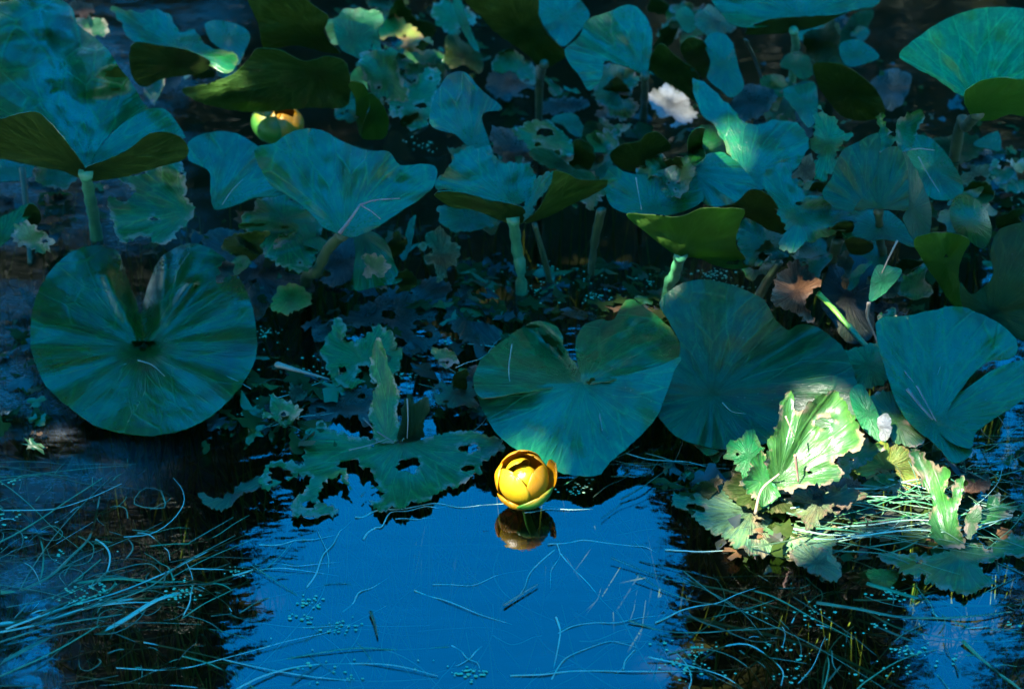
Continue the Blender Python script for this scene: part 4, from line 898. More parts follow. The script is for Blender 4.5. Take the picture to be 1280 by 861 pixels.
# ---- smaller leaves filling the tangle, each its own thing
def clutter():
    rnd = random.Random(77)
    kinds = [('wax', 'blue-green'), ('torn', 'torn, brown-rimmed'), ('olive', 'dull olive'), ('fresh', 'mid-green'), ('mauve', 'grey rotting'), ('brown', 'shrivelled brown')]
    zones = [((150, 60, 330, 120), 'in the dark under the wide pale teal leaf', (0, 1, 2, 4)),
             ((430, 70, 545, 175), 'crowded between the lime folded leaf and the pointed blue leaf', (0, 1, 2, 3, 5)),
             ((470, -5, 590, 90), 'at the top edge beside the hanging thin green blade', (0, 1, 2, 3, 4, 5)),
             ((600, 70, 720, 190), 'in the dark gap under the big drooping underside', (0, 1, 4)),
             ((720, 110, 800, 190), 'below the tan joint of the furrowed blue leaf', (1, 2, 4)),
             ((820, 0, 900, 60), 'at the top edge above the arched vivid blue leaf', (0, 1, 2, 3, 4)),
             ((930, 60, 1010, 170), 'low in the gap below the long blue leaf', (0, 1, 3, 4)),
             ((1020, 0, 1120, 70), 'under the rolled rim of the long blue leaf', (0, 2, 4)),
             ((1140, 175, 1290, 300), 'in the clutter below the very large fan-shaped leaf', (0, 1, 2, 3, 4, 5)),
             ((1000, 190, 1130, 320), 'packed around the tall dark folded leaf', (0, 1, 2, 3)),
             ((930, 270, 1060, 350), 'over the largest crumpled brown leaf', (0, 1, 2, 3, 5)),
             ((1040, 310, 1160, 420), 'in shade around the small bright pointed leaf', (0, 1, 2, 4, 5)),
             ((250, 240, 440, 350), 'in the tangle under the widest blue fan leaf', (0, 1, 2, 3, 4, 5)),
             ((440, 300, 560, 400), 'floating in the black gap beside the hanging teal flap', (1, 2, 4)),
             ((650, 170, 780, 260), 'behind the olive turned-up leaf side', (0, 1, 2, 3)),
             ((-10, 205, 110, 330), 'on grey water under the biggest standing leaf', (1, 4, 5)),
             ((560, 160, 660, 300), 'tucked behind the wide torn blue leaf', (0, 1, 3, 2)),
             ((870, 550, 960, 620), 'beside the blistered leaf scrap', (1, 2, 3, 5)),
             ((1045, 560, 1140, 640), 'in the sun patch by the yellow rotting clump', (1, 2, 3, 4, 5)),
             ((1190, 580, 1290, 690), 'in the wet grass by the pale upright scrap', (1, 2, 4, 5)),
             ((330, 440, 440, 540), 'in dark water by the knobby pale stalk end', (1, 4, 5)),
             ((530, 420, 620, 530), 'in the gap left of the heart-shaped pad', (1, 2, 4))]
    kinds += [('wax', 'smooth folded blue'), ('torn', 'ragged half-eaten'), ('olive', 'dark upturned'), ('fresh', 'soft green curled'), ('mauve', 'limp slimy grey'), ('brown', 'rust-coloured')]
    jobs = [(z_, w_, k_) for z_, w_, ks in zones for k_ in ks] + [(z_, w_, k_ + 6) for z_, w_, ks in zones[:18] for k_ in ks if z_[1] < 400]
    for (x0, y0, x1, y1), where, kk in jobs:
        ki = kk % 6
        if True:
            mat, word = kinds[kk]
            cx_, cy_ = rnd.uniform(x0 + 8, x1 - 8), rnd.uniform(y0 + 6, y1 - 6)
            R0 = rnd.uniform(13, 30) * (.75 if ki in (4, 5) else 1); asp = rnd.uniform(.45, .95); rot = rnd.uniform(-.8, .8); ph = rnd.random() * 99
            pts = []
            k = rnd.randint(7, 10)
            nt_ = rnd.uniform(0, 6.28)
            for i in range(k):
                a = 6.283 * i / k
                f = R0 * (1 + .75 * noise.noise(Vector((math.cos(a) * 1.3 + ph, math.sin(a) * 1.3, ph))))
                dd = (a - nt_ + math.pi) % 6.283 - math.pi
                if abs(dd) < .45: f *= .35
                u, v = f * math.cos(a), f * asp * math.sin(a)
                pts.append((cx_ + u * math.cos(rot) - v * math.sin(rot), cy_ + u * math.sin(rot) + v * math.cos(rot)))
            low = ki == 4 or y0 > 420
            zz = rnd.uniform(.006, .02) if low else rnd.uniform(.03, .085)
            tl = rnd.uniform(0, 14) if low else (rnd.uniform(-72, -48) if ki == 2 and rnd.random() < .6 else rnd.uniform(5, 42))
            leaf('rotten_leaf' if ki in (4, 5) else 'lily_leaf', 'small %s leaf %s' % (word, where), mat,
                 [D(pts=pts, z=zz, tilt=tl, roll=rnd.uniform(-30, 30), wob=.008, rip=.004, fold=rnd.uniform(-.4, .4), mid=(cx_ + R0, cy_ - R0 * .5),
                    jagged=rnd.choice((1, 2.2, 3)) if ki in (1, 4, 5) else rnd.choice((.4, 1.2)), nholes=rnd.choice((0, 1, 2)) if ki in (1, 4) else 0, hsize=4, step=4, curl=.004 if ki in (1, 5) else 0)],
                 group='small leaves in the tangle', cat='dead leaf' if ki in (4, 5) else 'leaf')
clutter()
# ---------------------------------------------------------------- flowers
def petal_mat(name, base, tip, green=None):
    m, nt, out = nodes_of(name)
    at1 = N(nt, 'ShaderNodeAttribute', attribute_name='polar')
    sx = N(nt, 'ShaderNodeSeparateXYZ'); nt.links.new(at1.outputs['Vector'], sx.inputs[0])
    c = mix(nt, ramp(nt, sx.outputs[1], .1, .9), base, tip)
    st = N(nt, 'ShaderNodeTexNoise', i_Scale=1.0, i_Detail=3.0)
    mp = N(nt, 'ShaderNodeMapping'); mp.inputs['Scale'].default_value = (14, 1.2, 1); nt.links.new(at1.outputs['Vector'], mp.inputs[0]); nt.links.new(mp.outputs[0], st.inputs['Vector'])
    c = mix(nt, ramp(nt, st.outputs[0], .35, .75, 0, .3), c, tuple(v * .62 for v in base))
    tc = N(nt, 'ShaderNodeTexCoord'); sp = N(nt, 'ShaderNodeTexNoise', i_Scale=420.0, i_Detail=3.0); nt.links.new(tc.outputs['Object'], sp.inputs['Vector'])
    c = mix(nt, ramp(nt, sp.outputs[0], .66, .76, 0, .6), c, (.25, .12, .01))
    if green:
        gn = N(nt, 'ShaderNodeTexNoise', i_Scale=2.2, i_Detail=2.0); nt.links.new(at1.outputs['Vector'], gn.inputs['Vector'])
        gf = ramp(nt, mathn(nt, 'ADD', sx.outputs[1], mathn(nt, 'MULTIPLY', gn.outputs[0], .25)), green[0], green[1], 1, 0)
        c = mix(nt, gf, c, (.05, .22, .02))
    b = N(nt, 'ShaderNodeBump', i_Strength=.25, i_Distance=.001); nt.links.new(st.outputs[0], b.inputs['Height'])
    p = N(nt, 'ShaderNodeBsdfPrincipled', i_Roughness=.38); nt.links.new(c, p.inputs['Base Color']); nt.links.new(b.outputs[0], p.inputs['Normal'])
    t = N(nt, 'ShaderNodeBsdfTranslucent'); nt.links.new(c, t.inputs[0])
    ms = N(nt, 'ShaderNodeMixShader', i_0=.35); nt.links.new(p.outputs[0], ms.inputs[1]); nt.links.new(t.outputs[0], ms.inputs[2]); nt.links.new(ms.outputs[0], out.inputs[0])
    return m
PET = petal_mat('yellow_petal', (.42, .18, .0005), (.48, .22, .001))
SEP = petal_mat('yellow_petal_with_green_base', (.40, .18, .0005), (.46, .21, .001), green=(.96, 1.22))
SEP2 = petal_mat('green_bud_petal', (.20, .16, .001), (.30, .16, .001), green=(.75, 1.1))
PALE = petal_mat('pale_yellow_petal', (.46, .29, .003), (.52, .33, .006))  # paler copy of PET, the sunlit patch on the bloom put into it
STIG = simple_mat('stigma_disc', (.5, .33, .02), (.35, .22, .01), 200, .5, .5)
ANTH = simple_mat('anthers', (.6, .34, .01), (.4, .2, .01), 300, .6, .4)

def petal(az, width, R_, hgt, phi0=8, phi1=125, open_=0.0, tipw=.9, seed=0, thick=.0013, lift=0, globe=False):
    """a spoon-shaped petal: follows a bulb profile from its base to its rounded tip"""
    nu, nv_ = 18, 20; V, F, pol = [], [], []
    for side in (0, 1):
        for j in range(nv_ + 1):
            v = j / nv_
            phi = R(phi0 + (phi1 - phi0) * v)
            tip_n = 1 + .07 * noise.noise(Vector((v * 7, az * 3, seed * 2.3)))
            wd = tip_n * width * (.35 + .65 * math.sin(min(1, v * 1.25) * math.pi / 2)) * math.sqrt(max(0, 1 - max(0, (v - .55) / .45) ** 2.6 * .985))
            for i in range(nu + 1):
                u = -1 + 2 * i / nu
                if globe: wd = width
                a = az + R(wd) * u
                rr = (R_ + open_ * v * v) * math.sin(phi) - (thick if side else 0)
                rr += .0006 * noise.noise(Vector((u * 2, v * 3, seed + 9))) 
                rr += .0012 * noise.noise(Vector((u * 1.5, v * 2, seed))) - .0015 * u * u * v
                z = hgt * (1 - math.cos(phi)) / 2 + lift + .001 * noise.noise(Vector((u * 2, v * 2, seed + 4))) + .002 * v ** 3 * noise.noise(Vector((u * 2.2, 1, seed + 14)))
                V.append(Vector((rr * math.cos(a), rr * math.sin(a), z))); pol.append((u, v, seed))
    n1 = (nu + 1) * (nv_ + 1)
    for j in range(nv_):
        for i in range(nu):
            a = j * (nu + 1) + i; q = (a, a + 1, a + nu + 2, a + nu + 1)
            F.append(q); F.append(tuple(k + n1 for k in reversed(q)))
    ring = [i for i in range(nu + 1)] + [j * (nu + 1) + nu for j in range(1, nv_ + 1)] + [nv_ * (nu + 1) + i for i in range(nu - 1, -1, -1)] + [j * (nu + 1) for j in range(nv_ - 1, 0, -1)]
    for k in range(len(ring)):
        a, b = ring[k], ring[(k + 1) % len(ring)]; F.append((b, a, a + n1, b + n1))
    return V, F, pol

def flower(name, px, py, z, s, tilt, label, petals, stem=True):
    p = at(px, py, z)
    root = empty(name, p); root.rotation_euler = tilt; root.scale = (s, s, s)
    tag(root, label, 'flower')
    def obj(nm, V, F, mat, pol=None):
        me = bpy.data.meshes.new(nm); me.from_pydata([tuple(v) for v in V], [], F); me.materials.append(mat)
        me.polygons.foreach_set('use_smooth', [True] * len(F)); me.update()
        if pol:
            a1 = me.attributes.new('polar', 'FLOAT_VECTOR', 'POINT'); a1.data.foreach_set('vector', [c for q in pol for c in q])
        return link(bpy.data.objects.new(nm, me), root)
    for (nm, mat, kw) in petals: obj(nm, *petal(**kw)[:2], mat, petal(**kw)[2])
    # stigma disc on a short flask
    V, F = [], []; prof = [(.006, .004), (.009, .012), (.0075, .022), (.0095, .028), (.0125, .031), (.0120, .034), (.006, .0335), (.0005, .0325)]
    sg = 28
    for (r_, z_) in prof:
        for k in range(sg):
            a = 2 * math.pi * k / sg; r2 = r_ * (1 + (.05 * math.cos(a * 14) if r_ > .01 else 0)); V.append(Vector((r2 * math.cos(a), r2 * math.sin(a), z_ * .9 + (0.0006 * math.cos(a * 14) if .004 < r_ < .0121 and z_ > .033 else 0))))
    for i in range(len(prof) - 1):
        for k in range(sg): F.append((i * sg + k, i * sg + (k + 1) % sg, (i + 1) * sg + (k + 1) % sg, (i + 1) * sg + k))
    obj('pistil', V, F, STIG)
    mb = MB(); rnd = random.Random(3)
    for k in range(70):
        a = rnd.random() * 6.28; r_ = .011 + .007 * rnd.random(); h = .014 + .008 * rnd.random()
        q = Vector((r_ * math.cos(a), r_ * math.sin(a), .006)); t = Vector(((r_ + .003) * math.cos(a), (r_ + .003) * math.sin(a), h)); e = t + Vector((math.cos(a) * .003, math.sin(a) * .003, .002))
        mb.add(*tube_data(smooth_path([q, t, e], 3), .0009, .0007, 5, .5))
    obj('stamens', mb.V, mb.F, ANTH)
    if stem:
        tv, tf = tube_data(smooth_path([Vector((0, 0, .004)), Vector((0, .01, -.08)), Vector((.02, .06, -.26))], 8), .0055, .0055, 10)
        obj('stalk', tv, tf, M['stalk'])
    return root

FA = R(-90)    # towards the camera
flower('water_lily_flower', 657, 617, .008, .76, (R(15), R(-4), 0), 'bright yellow globe-shaped water lily flower opening just above the blue water', [
    ('petal', PET, dict(az=R(100), width=54, R_=.037, hgt=.074, phi1=136, seed=1)),
    ('petal', PET, dict(az=R(168), width=36, R_=.0395, hgt=.064, phi1=126, seed=2)),
    ('petal', PET, dict(az=R(14), width=28, R_=.043, hgt=.076, phi1=106, open_=.004, seed=3)),
    ('petal', PET, dict(az=R(52), width=42, R_=.0345, hgt=.069, phi1=134, seed=31)),
    ('petal', PALE, dict(az=R(0), width=182, R_=.0215, hgt=.050, phi1=179, seed=40, globe=True)),  # added globe, not a petal: fills dark gaps between petals with yellow
    ('petal', PALE, dict(az=R(120), width=50, R_=.0290, hgt=.062, phi1=160, seed=6)),
    ('petal', PET, dict(az=R(-30), width=62, R_=.0335, hgt=.063, phi1=148, seed=32)),
    ('petal', PALE, dict(az=R(222), width=66, R_=.0350, hgt=.064, phi1=150, seed=5)),
    ('petal', SEP, dict(az=R(-58), width=50, R_=.0405, hgt=.046, phi1=112, seed=9)),
    ('petal', PET, dict(az=R(-128), width=40, R_=.0400, hgt=.040, phi1=106, seed=10)),
])
flower('water_lily_flower', 345, 172, .025, .9, (R(10), R(8), 0), 'half-hidden yellow and green water lily bud behind the wide blue fan-shaped leaf', [
    ('petal', SEP2, dict(az=R(150), width=62, R_=.036, hgt=.060, phi1=160, seed=21)),
    ('petal', SEP2, dict(az=R(225), width=60, R_=.037, hgt=.058, phi1=158, seed=22)),
    ('petal', PET, dict(az=R(60), width=60, R_=.034, hgt=.058, phi1=160, seed=23)),
    ('petal', PET, dict(az=R(-70), width=60, R_=.035, hgt=.054, phi1=158, seed=24)),
    ('petal', PET, dict(az=R(-10), width=55, R_=.037, hgt=.052, phi1=140, seed=25)),
])

# ---------------------------------------------------------------- dry twigs and straws lying on leaves and on the water
def strand(name, label, mat, pts, r=.0011, r1=None, cat='straw', group=None):
    path = smooth_path([at(*p) for p in pts], 8)
    V, F = tube_data(path, r, r1 if r1 is not None else r * .5, 7, .7)
    o = mesh_obj(name, V, F, M[mat], None, origin=path[0]); tag(o, label, cat, group); return o
TW = 'dry stems and straws'
strand('straw', 'pale straw lying across the round flat lily pad', 'straw', [(68,470,.017),(110,464,.019),(158,455,.021)], group=TW)
strand('straw', 'short straw crossing the centre of the round flat lily pad', 'straw', [(172,450,.022),(190,456,.021),(206,470,.021)], group=TW)
strand('straw', 'straw over the rim of the round flat lily pad', 'straw', [(278,468,.02),(296,476,.02),(314,486,.016)], group=TW)
strand('straw', 'upright straw on the raised lobe of the heart-shaped pad', 'straw', [(640,430,.075),(636,462,.065),(640,494,.052)], r=.0009, group=TW)
strand('straw', 'small pale straw on the front half of the heart-shaped pad', 'straw', [(748,504,.05),(750,522,.045),(753,538,.040)], r=.0011, group=TW)
strand('straw', 'short straw lying on the dusky lily pad', 'straw', [(903,503,.05),(915,514,.047),(932,517,.045)], r=.0008, group=TW)
strand('twig', 'reddish dry stem in the hollow of the cupped blue pad', 'pink_straw', [(1119,432,.08),(1126,456,.08),(1142,478,.08)], cat='twig', group=TW)
strand('twig', 'splintered pink-brown stem low in the cupped blue pad', 'pink_straw', [(1134,486,.075),(1148,504,.07),(1166,524,.065)], r=.0022, cat='twig', group=TW)
strand('twig', 'thinner fork beside the splintered pink-brown stem', 'pink_straw', [(1146,482,.08),(1156,500,.075),(1170,526,.066)], r=.0012, cat='twig', group=TW)
strand('straw', 'fine curved straw high on the cupped blue pad', 'straw', [(1190,446,.08),(1178,454,.08),(1172,468,.08)], r=.0007, group=TW)
def twig_fork():
    root = empty('twig', at(426, 288, .15)); tag(root, 'forked pinkish dry twig on the widest blue fan leaf', 'twig', TW)
    for nm, pts, r in (('stem', [(424,292,.14),(438,274,.15),(450,256,.16)], .0022), ('branch', [(450,256,.16),(470,250,.165),(500,248,.168)], .0011), ('branch', [(452,257,.16),(464,264,.158),(476,274,.152)], .0009)):
        V, F = tube_data(smooth_path([at(*p) for p in pts], 6), r, r * .5, 7); mesh_obj(nm, V, F, M['pink_straw'], root)
twig_fork()
strand('straw', 'thin straw standing on the rounded teal leaf', 'straw', [(278,256,.13),(290,238,.135),(304,224,.14)], r=.0007, group=TW)
strand('straw', 'pale straw in the blue bowl-shaped leaf', 'straw', [(795,222,.16),(798,240,.15),(802,262,.145)], r=.0009, group=TW)
strand('straw', 'long pale stem over the blue leaf behind the jagged crest', 'straw', [(1148,196,.16),(1160,218,.15),(1174,240,.14)], r=.0009, group=TW)
strand('straw', 'thin arched stem reaching right from the jagged crest', 'straw', [(1128,190,.19),(1146,186,.18),(1168,188,.17)], r=.0009, group=TW)
strand('twig', 'tan stem leaning over the debris in front of the sunlit ragged leaf', 'straw', [(944,642,.02),(952,612,.045),(974,592,.06)], r=.0018, cat='twig', group=TW)
strand('twig', 'brown dry stalk stub on the sunlit ragged leaf', 'pink_straw', [(994,568,.085),(996,585,.07),(998,602,.055)], r=.002, cat='twig', group=TW)
strand('straw', 'short pale straw high on the sunlit ragged leaf', 'straw', [(982,520,.12),(988,534,.11),(993,546,.10)], r=.0011, group=TW)
strand('straw', 'pale straw crossing the ragged holey pad', 'straw', [(436,562,.013),(462,556,.014),(484,548,.016)], r=.0009, group=TW)
strand('twig', 'bent brown stem on the ragged holey pad beneath the twisted strip', 'pink_straw', [(454,522,.02),(470,538,.018),(492,552,.014)], r=.0012, cat='twig', group=TW)
strand('straw', 'straw standing in the olive lobe of the ragged holey pad', 'straw', [(509,498,.05),(510,522,.035),(509,548,.016)], r=.0009, group=TW)
strand('straw', 'fine straw left of the yellow flower over the pad edge', 'straw', [(590,540,.012),(602,530,.014),(608,522,.016)], r=.0007, group=TW)
strand('twig', 'withered pale stalk end with a knobby tip above the ragged holey pad', 'straw', [(346,455,.025),(362,460,.028),(384,466,.022),(412,474,.012)], r=.0042, r1=.0012, cat='twig', group=TW)
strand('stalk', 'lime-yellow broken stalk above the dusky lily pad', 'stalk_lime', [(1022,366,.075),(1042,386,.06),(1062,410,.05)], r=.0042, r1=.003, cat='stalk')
strand('stalk', 'lower shaded end of the broken lime stalk', 'stalk', [(1060,406,.05),(1075,424,.045),(1090,440,.035)], r=.0036, r1=.0034, cat='stalk')  # same stalk in darker green, its shade put into the colour
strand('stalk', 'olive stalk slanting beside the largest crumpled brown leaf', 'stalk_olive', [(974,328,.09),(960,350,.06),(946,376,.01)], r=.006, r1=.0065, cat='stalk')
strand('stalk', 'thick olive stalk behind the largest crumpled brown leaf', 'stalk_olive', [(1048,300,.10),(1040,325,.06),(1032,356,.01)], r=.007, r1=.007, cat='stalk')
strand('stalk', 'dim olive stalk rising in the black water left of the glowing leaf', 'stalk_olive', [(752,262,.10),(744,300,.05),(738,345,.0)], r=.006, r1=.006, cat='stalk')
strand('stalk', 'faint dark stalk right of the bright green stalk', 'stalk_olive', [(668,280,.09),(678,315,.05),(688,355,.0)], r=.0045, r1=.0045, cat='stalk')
strand('stalk', 'thin bare stalk in deep shade below the long blue leaf', 'stalk_olive', [(932,50,.10),(944,75,.06),(952,98,.0)], r=.003, cat='stalk')
strand('stalk', 'dead knobbly stem standing beside the small bright pointed leaf', 'straw', [(1086,378,.10),(1084,396,.08),(1092,416,.06),(1098,430,.05)], r=.0024, r1=.0012, cat='stalk')
strand('stalk', 'pale dry stem crossing over the small bright pointed leaf', 'straw', [(1122,300,.16),(1112,320,.145),(1102,342,.125)], r=.0014, cat='stalk')
strand('stalk', 'black stick standing in grey water at the picture edge', 'stalk_olive', [(28,210,.06),(34,270,.03),(38,330,0)], r=.004, r1=.003, cat='stalk')
# single reed blades floating on the open water
BG = 'single grass blades floating on the open water'
def gb(label, pts, r=.0013, mat='pale_blade'):
    r *= .6
    g = random.Random(len(label) + int(pts[0][0]))
    q = []
    for k in range(len(pts) - 1):
        (xa, ya), (xb, yb) = pts[k], pts[k + 1]
        for t in (0, .5): q.append((xa + (xb - xa) * t + g.gauss(0, 1.6), ya + (yb - ya) * t + g.gauss(0, 1.6), g.uniform(-.0006, .0016)))
    q.append((pts[-1][0], pts[-1][1], -.0005))
    strand('grass_blade', label, mat, q, r=r, r1=r * .3, cat='grass blade', group=BG)
gb('long pale blade passing in front of the yellow flower to the left', [(445,648),(470,640),(540,632),(610,630),(700,634)], .0018, 'pale_blade')
gb('blade kinked sharply below the ragged holey pad', [(452,672),(470,660),(488,645),(530,634),(560,632)], .0018)
gb('thin blade below the kinked blade', [(492,652),(520,648),(545,647)], .001)
gb('pale blade lying just right of the yellow flower', [(655,640),(690,636),(742,636)], .0014, 'pale_blade')
gb('long blade running level right of the flower reflection', [(685,680),(730,676),(790,682),(820,690)], .0014)
gb('straight white blade end near the scabby leaf sheet', [(832,687),(880,690),(940,692)], .0019, 'pale_blade')
gb('stout blade curving up toward the right pile of grass', [(822,778),(850,762),(895,752),(950,733)], .0018, 'pale_blade')
gb('fine straight blade slanting down left of the dark twig', [(516,735),(560,752),(640,780)], .0014)
gb('faint blade across the open water below the flower', [(540,730),(590,728),(660,712)], .001)
gb('blade running down from the knot of stems below the flower', [(690,685),(665,715),(640,755)], .0012)
gb('blade curving from the knot toward the lower right', [(700,690),(735,730),(775,770)], .0012)
gb('short upright blade under the knot', [(697,682),(692,710),(688,735)], .001)
gb('long low arc near the bottom edge', [(700,790),(740,776),(800,774),(830,768)], .001)
gb('wide loop of blade at the bottom middle', [(690,850),(710,820),(760,800),(800,810)], .0011)
gb('bottom blade crossing the loop', [(640,845),(720,838),(850,838),(930,835)], .0015)
gb('crossed short blade, first of the pair at the bottom', [(565,808),(585,822),(600,836)], .0012)
gb('crossed short blade, second of the pair at the bottom', [(602,808),(585,822),(568,832)], .0012)
gb('upright forked blade at the bottom middle', [(695,770),(700,800),(692,835)], .0016)
gb('pale blade end pointing up from the bottom edge', [(780,835),(790,815),(797,812)], .0012)
gb('blade on the dark reflection left of the open water', [(325,683),(370,675),(420,668)], .0015)
gb('slanting blade reaching the ragged holey pad', [(382,732),(405,695),(424,668),(440,650)], .0014)
gb('level blade on the dark reflection', [(320,706),(370,706),(425,702)], .0011)
gb('hook-shaped blade in the open water left of the flower', [(430,765),(450,742),(485,722)], .0014)
strand('twig', 'short dark twig floating upright-looking in open water', 'stalk_olive', [(463,764,.003),(468,778,.003),(472,795,.003)], r=.0016, cat='twig', group=TW)
strand('twig', 'small pale twig floating below the yellow flower', 'straw', [(630,756,.003),(652,742,.003),(672,730,.003)], r=.0013, cat='twig', group=TW)

# ---------------------------------------------------------------- floating and drowned grass, duckweed, bubbles, litter
def grass_pile(name, label, spots, mats, seed, kind='stuff'):
    rnd = random.Random(seed); mb = MB()
    for (x0, y0, x1, y1, n, ang, sp, L0, L1, zlo, zhi, curl, r) in spots:
        for _ in range(n):
            x, y = rnd.uniform(x0, x1), rnd.uniform(y0, y1)
            p = at(x, y, 0); a = R(ang + rnd.gauss(0, sp)); L = rnd.uniform(L0, L1); z = rnd.uniform(zlo, zhi); z2 = rnd.uniform(zlo, zhi)
            c = rnd.gauss(0, curl); pts = []; q = p.copy(); k = 5
            q -= Vector((math.cos(a), math.sin(a), 0)) * L * .5
            for i in range(k + 1):
                f = i / k; pts.append(Vector((q.x, q.y, z + (z2 - z) * f + .002 * math.sin(f * 9 + x)))); a += rnd.gauss(0, .12)
                q += Vector((math.cos(a), math.sin(a), 0)) * L / k; a += c / k
            rr = r * rnd.uniform(.5, 1.3)
            mb.add(*tube_data(smooth_path(pts, 3), rr, rr * .4, 5, .4), rnd.choice(range(len(mats))))
    return tag(mb.build(name, [M[m] for m in mats]), label, kind=kind)
grass_pile('floating_grass', 'tangle of thin grass blades floating in the water', [
    (-30, 690, 130, 760, 5, 28, 9, .14, .26, -.003, .002, .35, .0026),
    (20, 740, 240, 800, 6, 33, 9, .14, .30, -.010, .001, .3, .0028),
    (900, 720, 1280, 850, 6, -24, 18, .10, .26, -.006, .002, .5, .0024),
    (-20, 590, 230, 740, 26, 10, 50, .03, .09, -.002, .003, 2.5, .0008),
    (60, 700, 300, 860, 26, 20, 50, .03, .09, -.004, .003, 2.5, .0008),
    (880, 720, 1280, 860, 40, -10, 50, .03, .09, -.004, .003, 2.5, .0008),
    (120, 680, 190, 712, 5, 30, 60, .05, .11, .001, .003, 4.5, .0010),
    (180, 655, 330, 712, 6, 5, 40, .10, .2, .0005, .002, 5.2, .0008),
    (270, 700, 450, 850, 9, 15, 20, .12, .3, -.002, .002, .6, .0010),
    # x0,y0,x1,y1,n,angle,spread,L0,L1,z0,z1,curl,r
    (-30, 620, 110, 740, 16, 15, 24, .10, .28, -.006, .004, .5, .0011),
    (-30, 700, 260, 780, 12, 30, 10, .15, .38, -.003, .004, .35, .0015),
    (100, 690, 330, 740, 9, 20, 25, .06, .20, -.002, .003, 2.6, .0010),
    (0, 560, 90, 620, 6, 5, 12, .08, .25, .001, .003, .4, .0008),
    (150, 740, 430, 870, 12, -10, 45, .06, .24, -.008, .002, 1.2, .0009),
    (-20, 780, 160, 870, 6, 30, 14, .1, .3, -.004, .004, .3, .0013),
    (430, 770, 900, 870, 26, 40, 60, .05, .16, -.016, -.002, 1.2, .0008),
    (400, 640, 900, 800, 12, 10, 60, .05, .18, -.016, -.004, 1.2, .0007),
    (880, 710, 1290, 870, 24, -22, 22, .08, .30, -.006, .005, .8, .0012),
    (880, 780, 1100, 870, 10, 30, 40, .06, .2, -.006, .004, 1.6, .0011),
    (1030, 610, 1200, 700, 46, -6, 14, .08, .2, .004, .024, .5, .0011),
    (1190, 545, 1300, 690, 40, 8, 38, .04, .14, .003, .025, 1.0, .0008),
    (1050, 580, 1150, 640, 12, -10, 40, .03, .1, .01, .03, .8, .0009),
    (740, 580, 880, 620, 9, 8, 25, .06, .14, .001, .005, .6, .0008),
    (540, 440, 640, 520, 9, -20, 40, .05, .12, .003, .010, .5, .0007),
    (330, 460, 420, 540, 6, 10, 40, .05, .12, .002, .010, .8, .0007),
], ['blade', 'blade', 'pale_blade', 'stalk', 'stalk_olive'], 5)
def submerged():
    rnd = random.Random(9); mb = MB()
    for _ in range(5200):
        x = rnd.uniform(-.95, .95); y = rnd.uniform(1.3, 2.6)
        if ((x - .03) / .28) ** 2 + ((y - 1.66) / .34) ** 2 < 1: 
            if rnd.random() < .8: continue
        b = Vector((x, y, rnd.uniform(-.28, -.2))); h = rnd.uniform(.05, .22); lean = Vector((rnd.gauss(0, .05), rnd.gauss(0, .05), 0))
        t = b + lean + Vector((0, 0, h)); t.z = min(t.z, -.012)
        mb.add(*tube_data([b, b.lerp(t, .5) + lean * .2, t], .0016, .0006, 4, .5))
    tag(mb.build('underwater_grass', [M['weed']]), 'olive grass growing up from the pond bed under the surface', kind='stuff')
submerged()
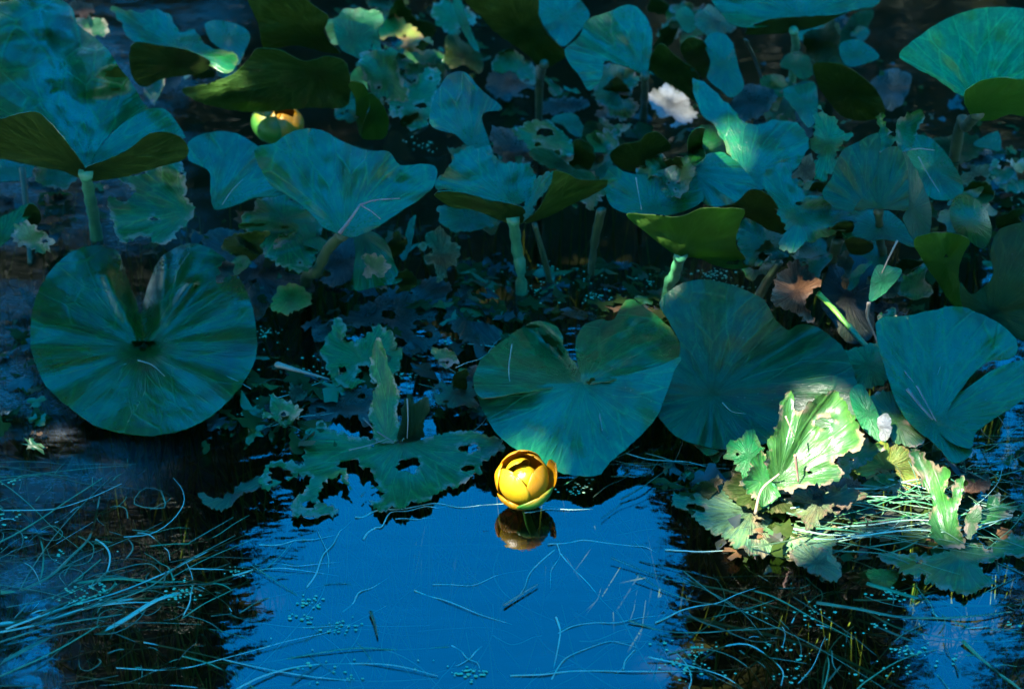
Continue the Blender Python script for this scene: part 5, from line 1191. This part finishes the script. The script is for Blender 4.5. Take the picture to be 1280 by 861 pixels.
def duckweed():
    rnd = random.Random(21); mb = MB()
    zones = [(60,690,260,760,90),(250,690,320,720,10),(340,750,440,800,50),(380,810,450,870,50),(-10,600,30,690,24),(1010,660,1090,700,14),(900,760,1290,860,110),(1090,720,1130,780,30),
             (820,800,880,850,50),(540,820,600,850,30),(650,340,830,385,60),(690,600,770,640,24),(560,470,640,520,30),(380,430,540,500,50),(660,330,700,370,26),(860,330,940,365,70),
             (1050,200,1280,330,60),(500,340,640,430,40),(1180,560,1280,680,60),(260,380,360,520,80),(430,100,560,200,30)]
    for (x0, y0, x1, y1, n) in zones:
        n = int(n * 1.2)
        cx_, cy_ = rnd.uniform(x0, x1), rnd.uniform(y0, y1)
        for _ in range(n):
            if rnd.random() < .14: cx_, cy_ = rnd.uniform(x0, x1), rnd.uniform(y0, y1)
            x, y = cx_ + rnd.gauss(0, 11), cy_ + rnd.gauss(0, 4)
            p = at(x, y, .0012); s = rnd.uniform(.0006, .0019) * (1.15 if rnd.random() < .2 else 1); a0 = rnd.random() * 6
            V = [p + Vector((s * math.cos(a0 + k) , s * .8 * math.sin(a0 + k), 0)) for k in (0, .9, 1.8, 2.7, 3.6, 4.5, 5.4)] + [p + Vector((0, 0, .0009))]
            mb.add(V, [(k, (k + 1) % 7, 7) for k in range(7)], 0)
    tag(mb.build('duckweed', [M['duckweed']]), 'tiny pale duckweed flecks scattered on the water', kind='stuff')
duckweed()
def litter():
    """bits of dead leaf afloat among the stalks"""
    rnd = random.Random(33); mb = MB()
    zones = [(560,330,860,400,110),(240,270,640,480,110),(420,0,640,110,50),(600,80,900,230,60),(900,60,1280,200,50),(1160,180,1290,330,90),(0,210,240,320,40),(1000,330,1200,400,36),(0,400,60,560,30),(250,470,420,560,50),
             (880,590,1080,700,60),(1060,560,1290,700,60),(540,480,640,520,20),(820,580,930,640,20)]
    for (x0, y0, x1, y1, n) in zones:
        for _ in range(int(n * 1.5)):
            p = at(rnd.uniform(x0, x1), rnd.uniform(y0, y1), rnd.uniform(.0005, .008)); s = .0022 + .015 * rnd.random() ** 2.2; k = rnd.randint(13, 20); ph = rnd.random() * 99
            nrm = Vector((rnd.gauss(0, .25), rnd.gauss(0, .25), 1)).normalized(); a_ = nrm.cross(Vector((0, 1, 0))).normalized(); b_ = nrm.cross(a_)
            st = rnd.uniform(.3, 1); sa_ = rnd.random() * 6.28
            V = []
            for i in range(k):
                a = 6.283 * i / k; f = s * max(.15, 1 + 1.1 * noise.noise(Vector((math.cos(a) * 1.5 + ph, math.sin(a) * 1.5, 0))) + .9 * noise.noise(Vector((math.cos(a) * 5 + ph, math.sin(a) * 5, 3))))
                u, v = f * math.cos(a), f * st * math.sin(a); u, v = u * math.cos(sa_) - v * math.sin(sa_), u * math.sin(sa_) + v * math.cos(sa_)
                V.append(p + a_ * u + b_ * v + nrm * rnd.gauss(0, s * .12))
            V.append(p + nrm * s * .12)
            mb.add(V, [(i, (i + 1) % k, k) for i in range(k)], rnd.choice((0, 0, 1, 2, 2, 2, 3)))
    tag(mb.build('leaf_litter', [M['mauve'], M['torn'], M['olive'], M['brown']]), 'scraps of rotted leaf floating among the lily stalks', kind='stuff')
litter()
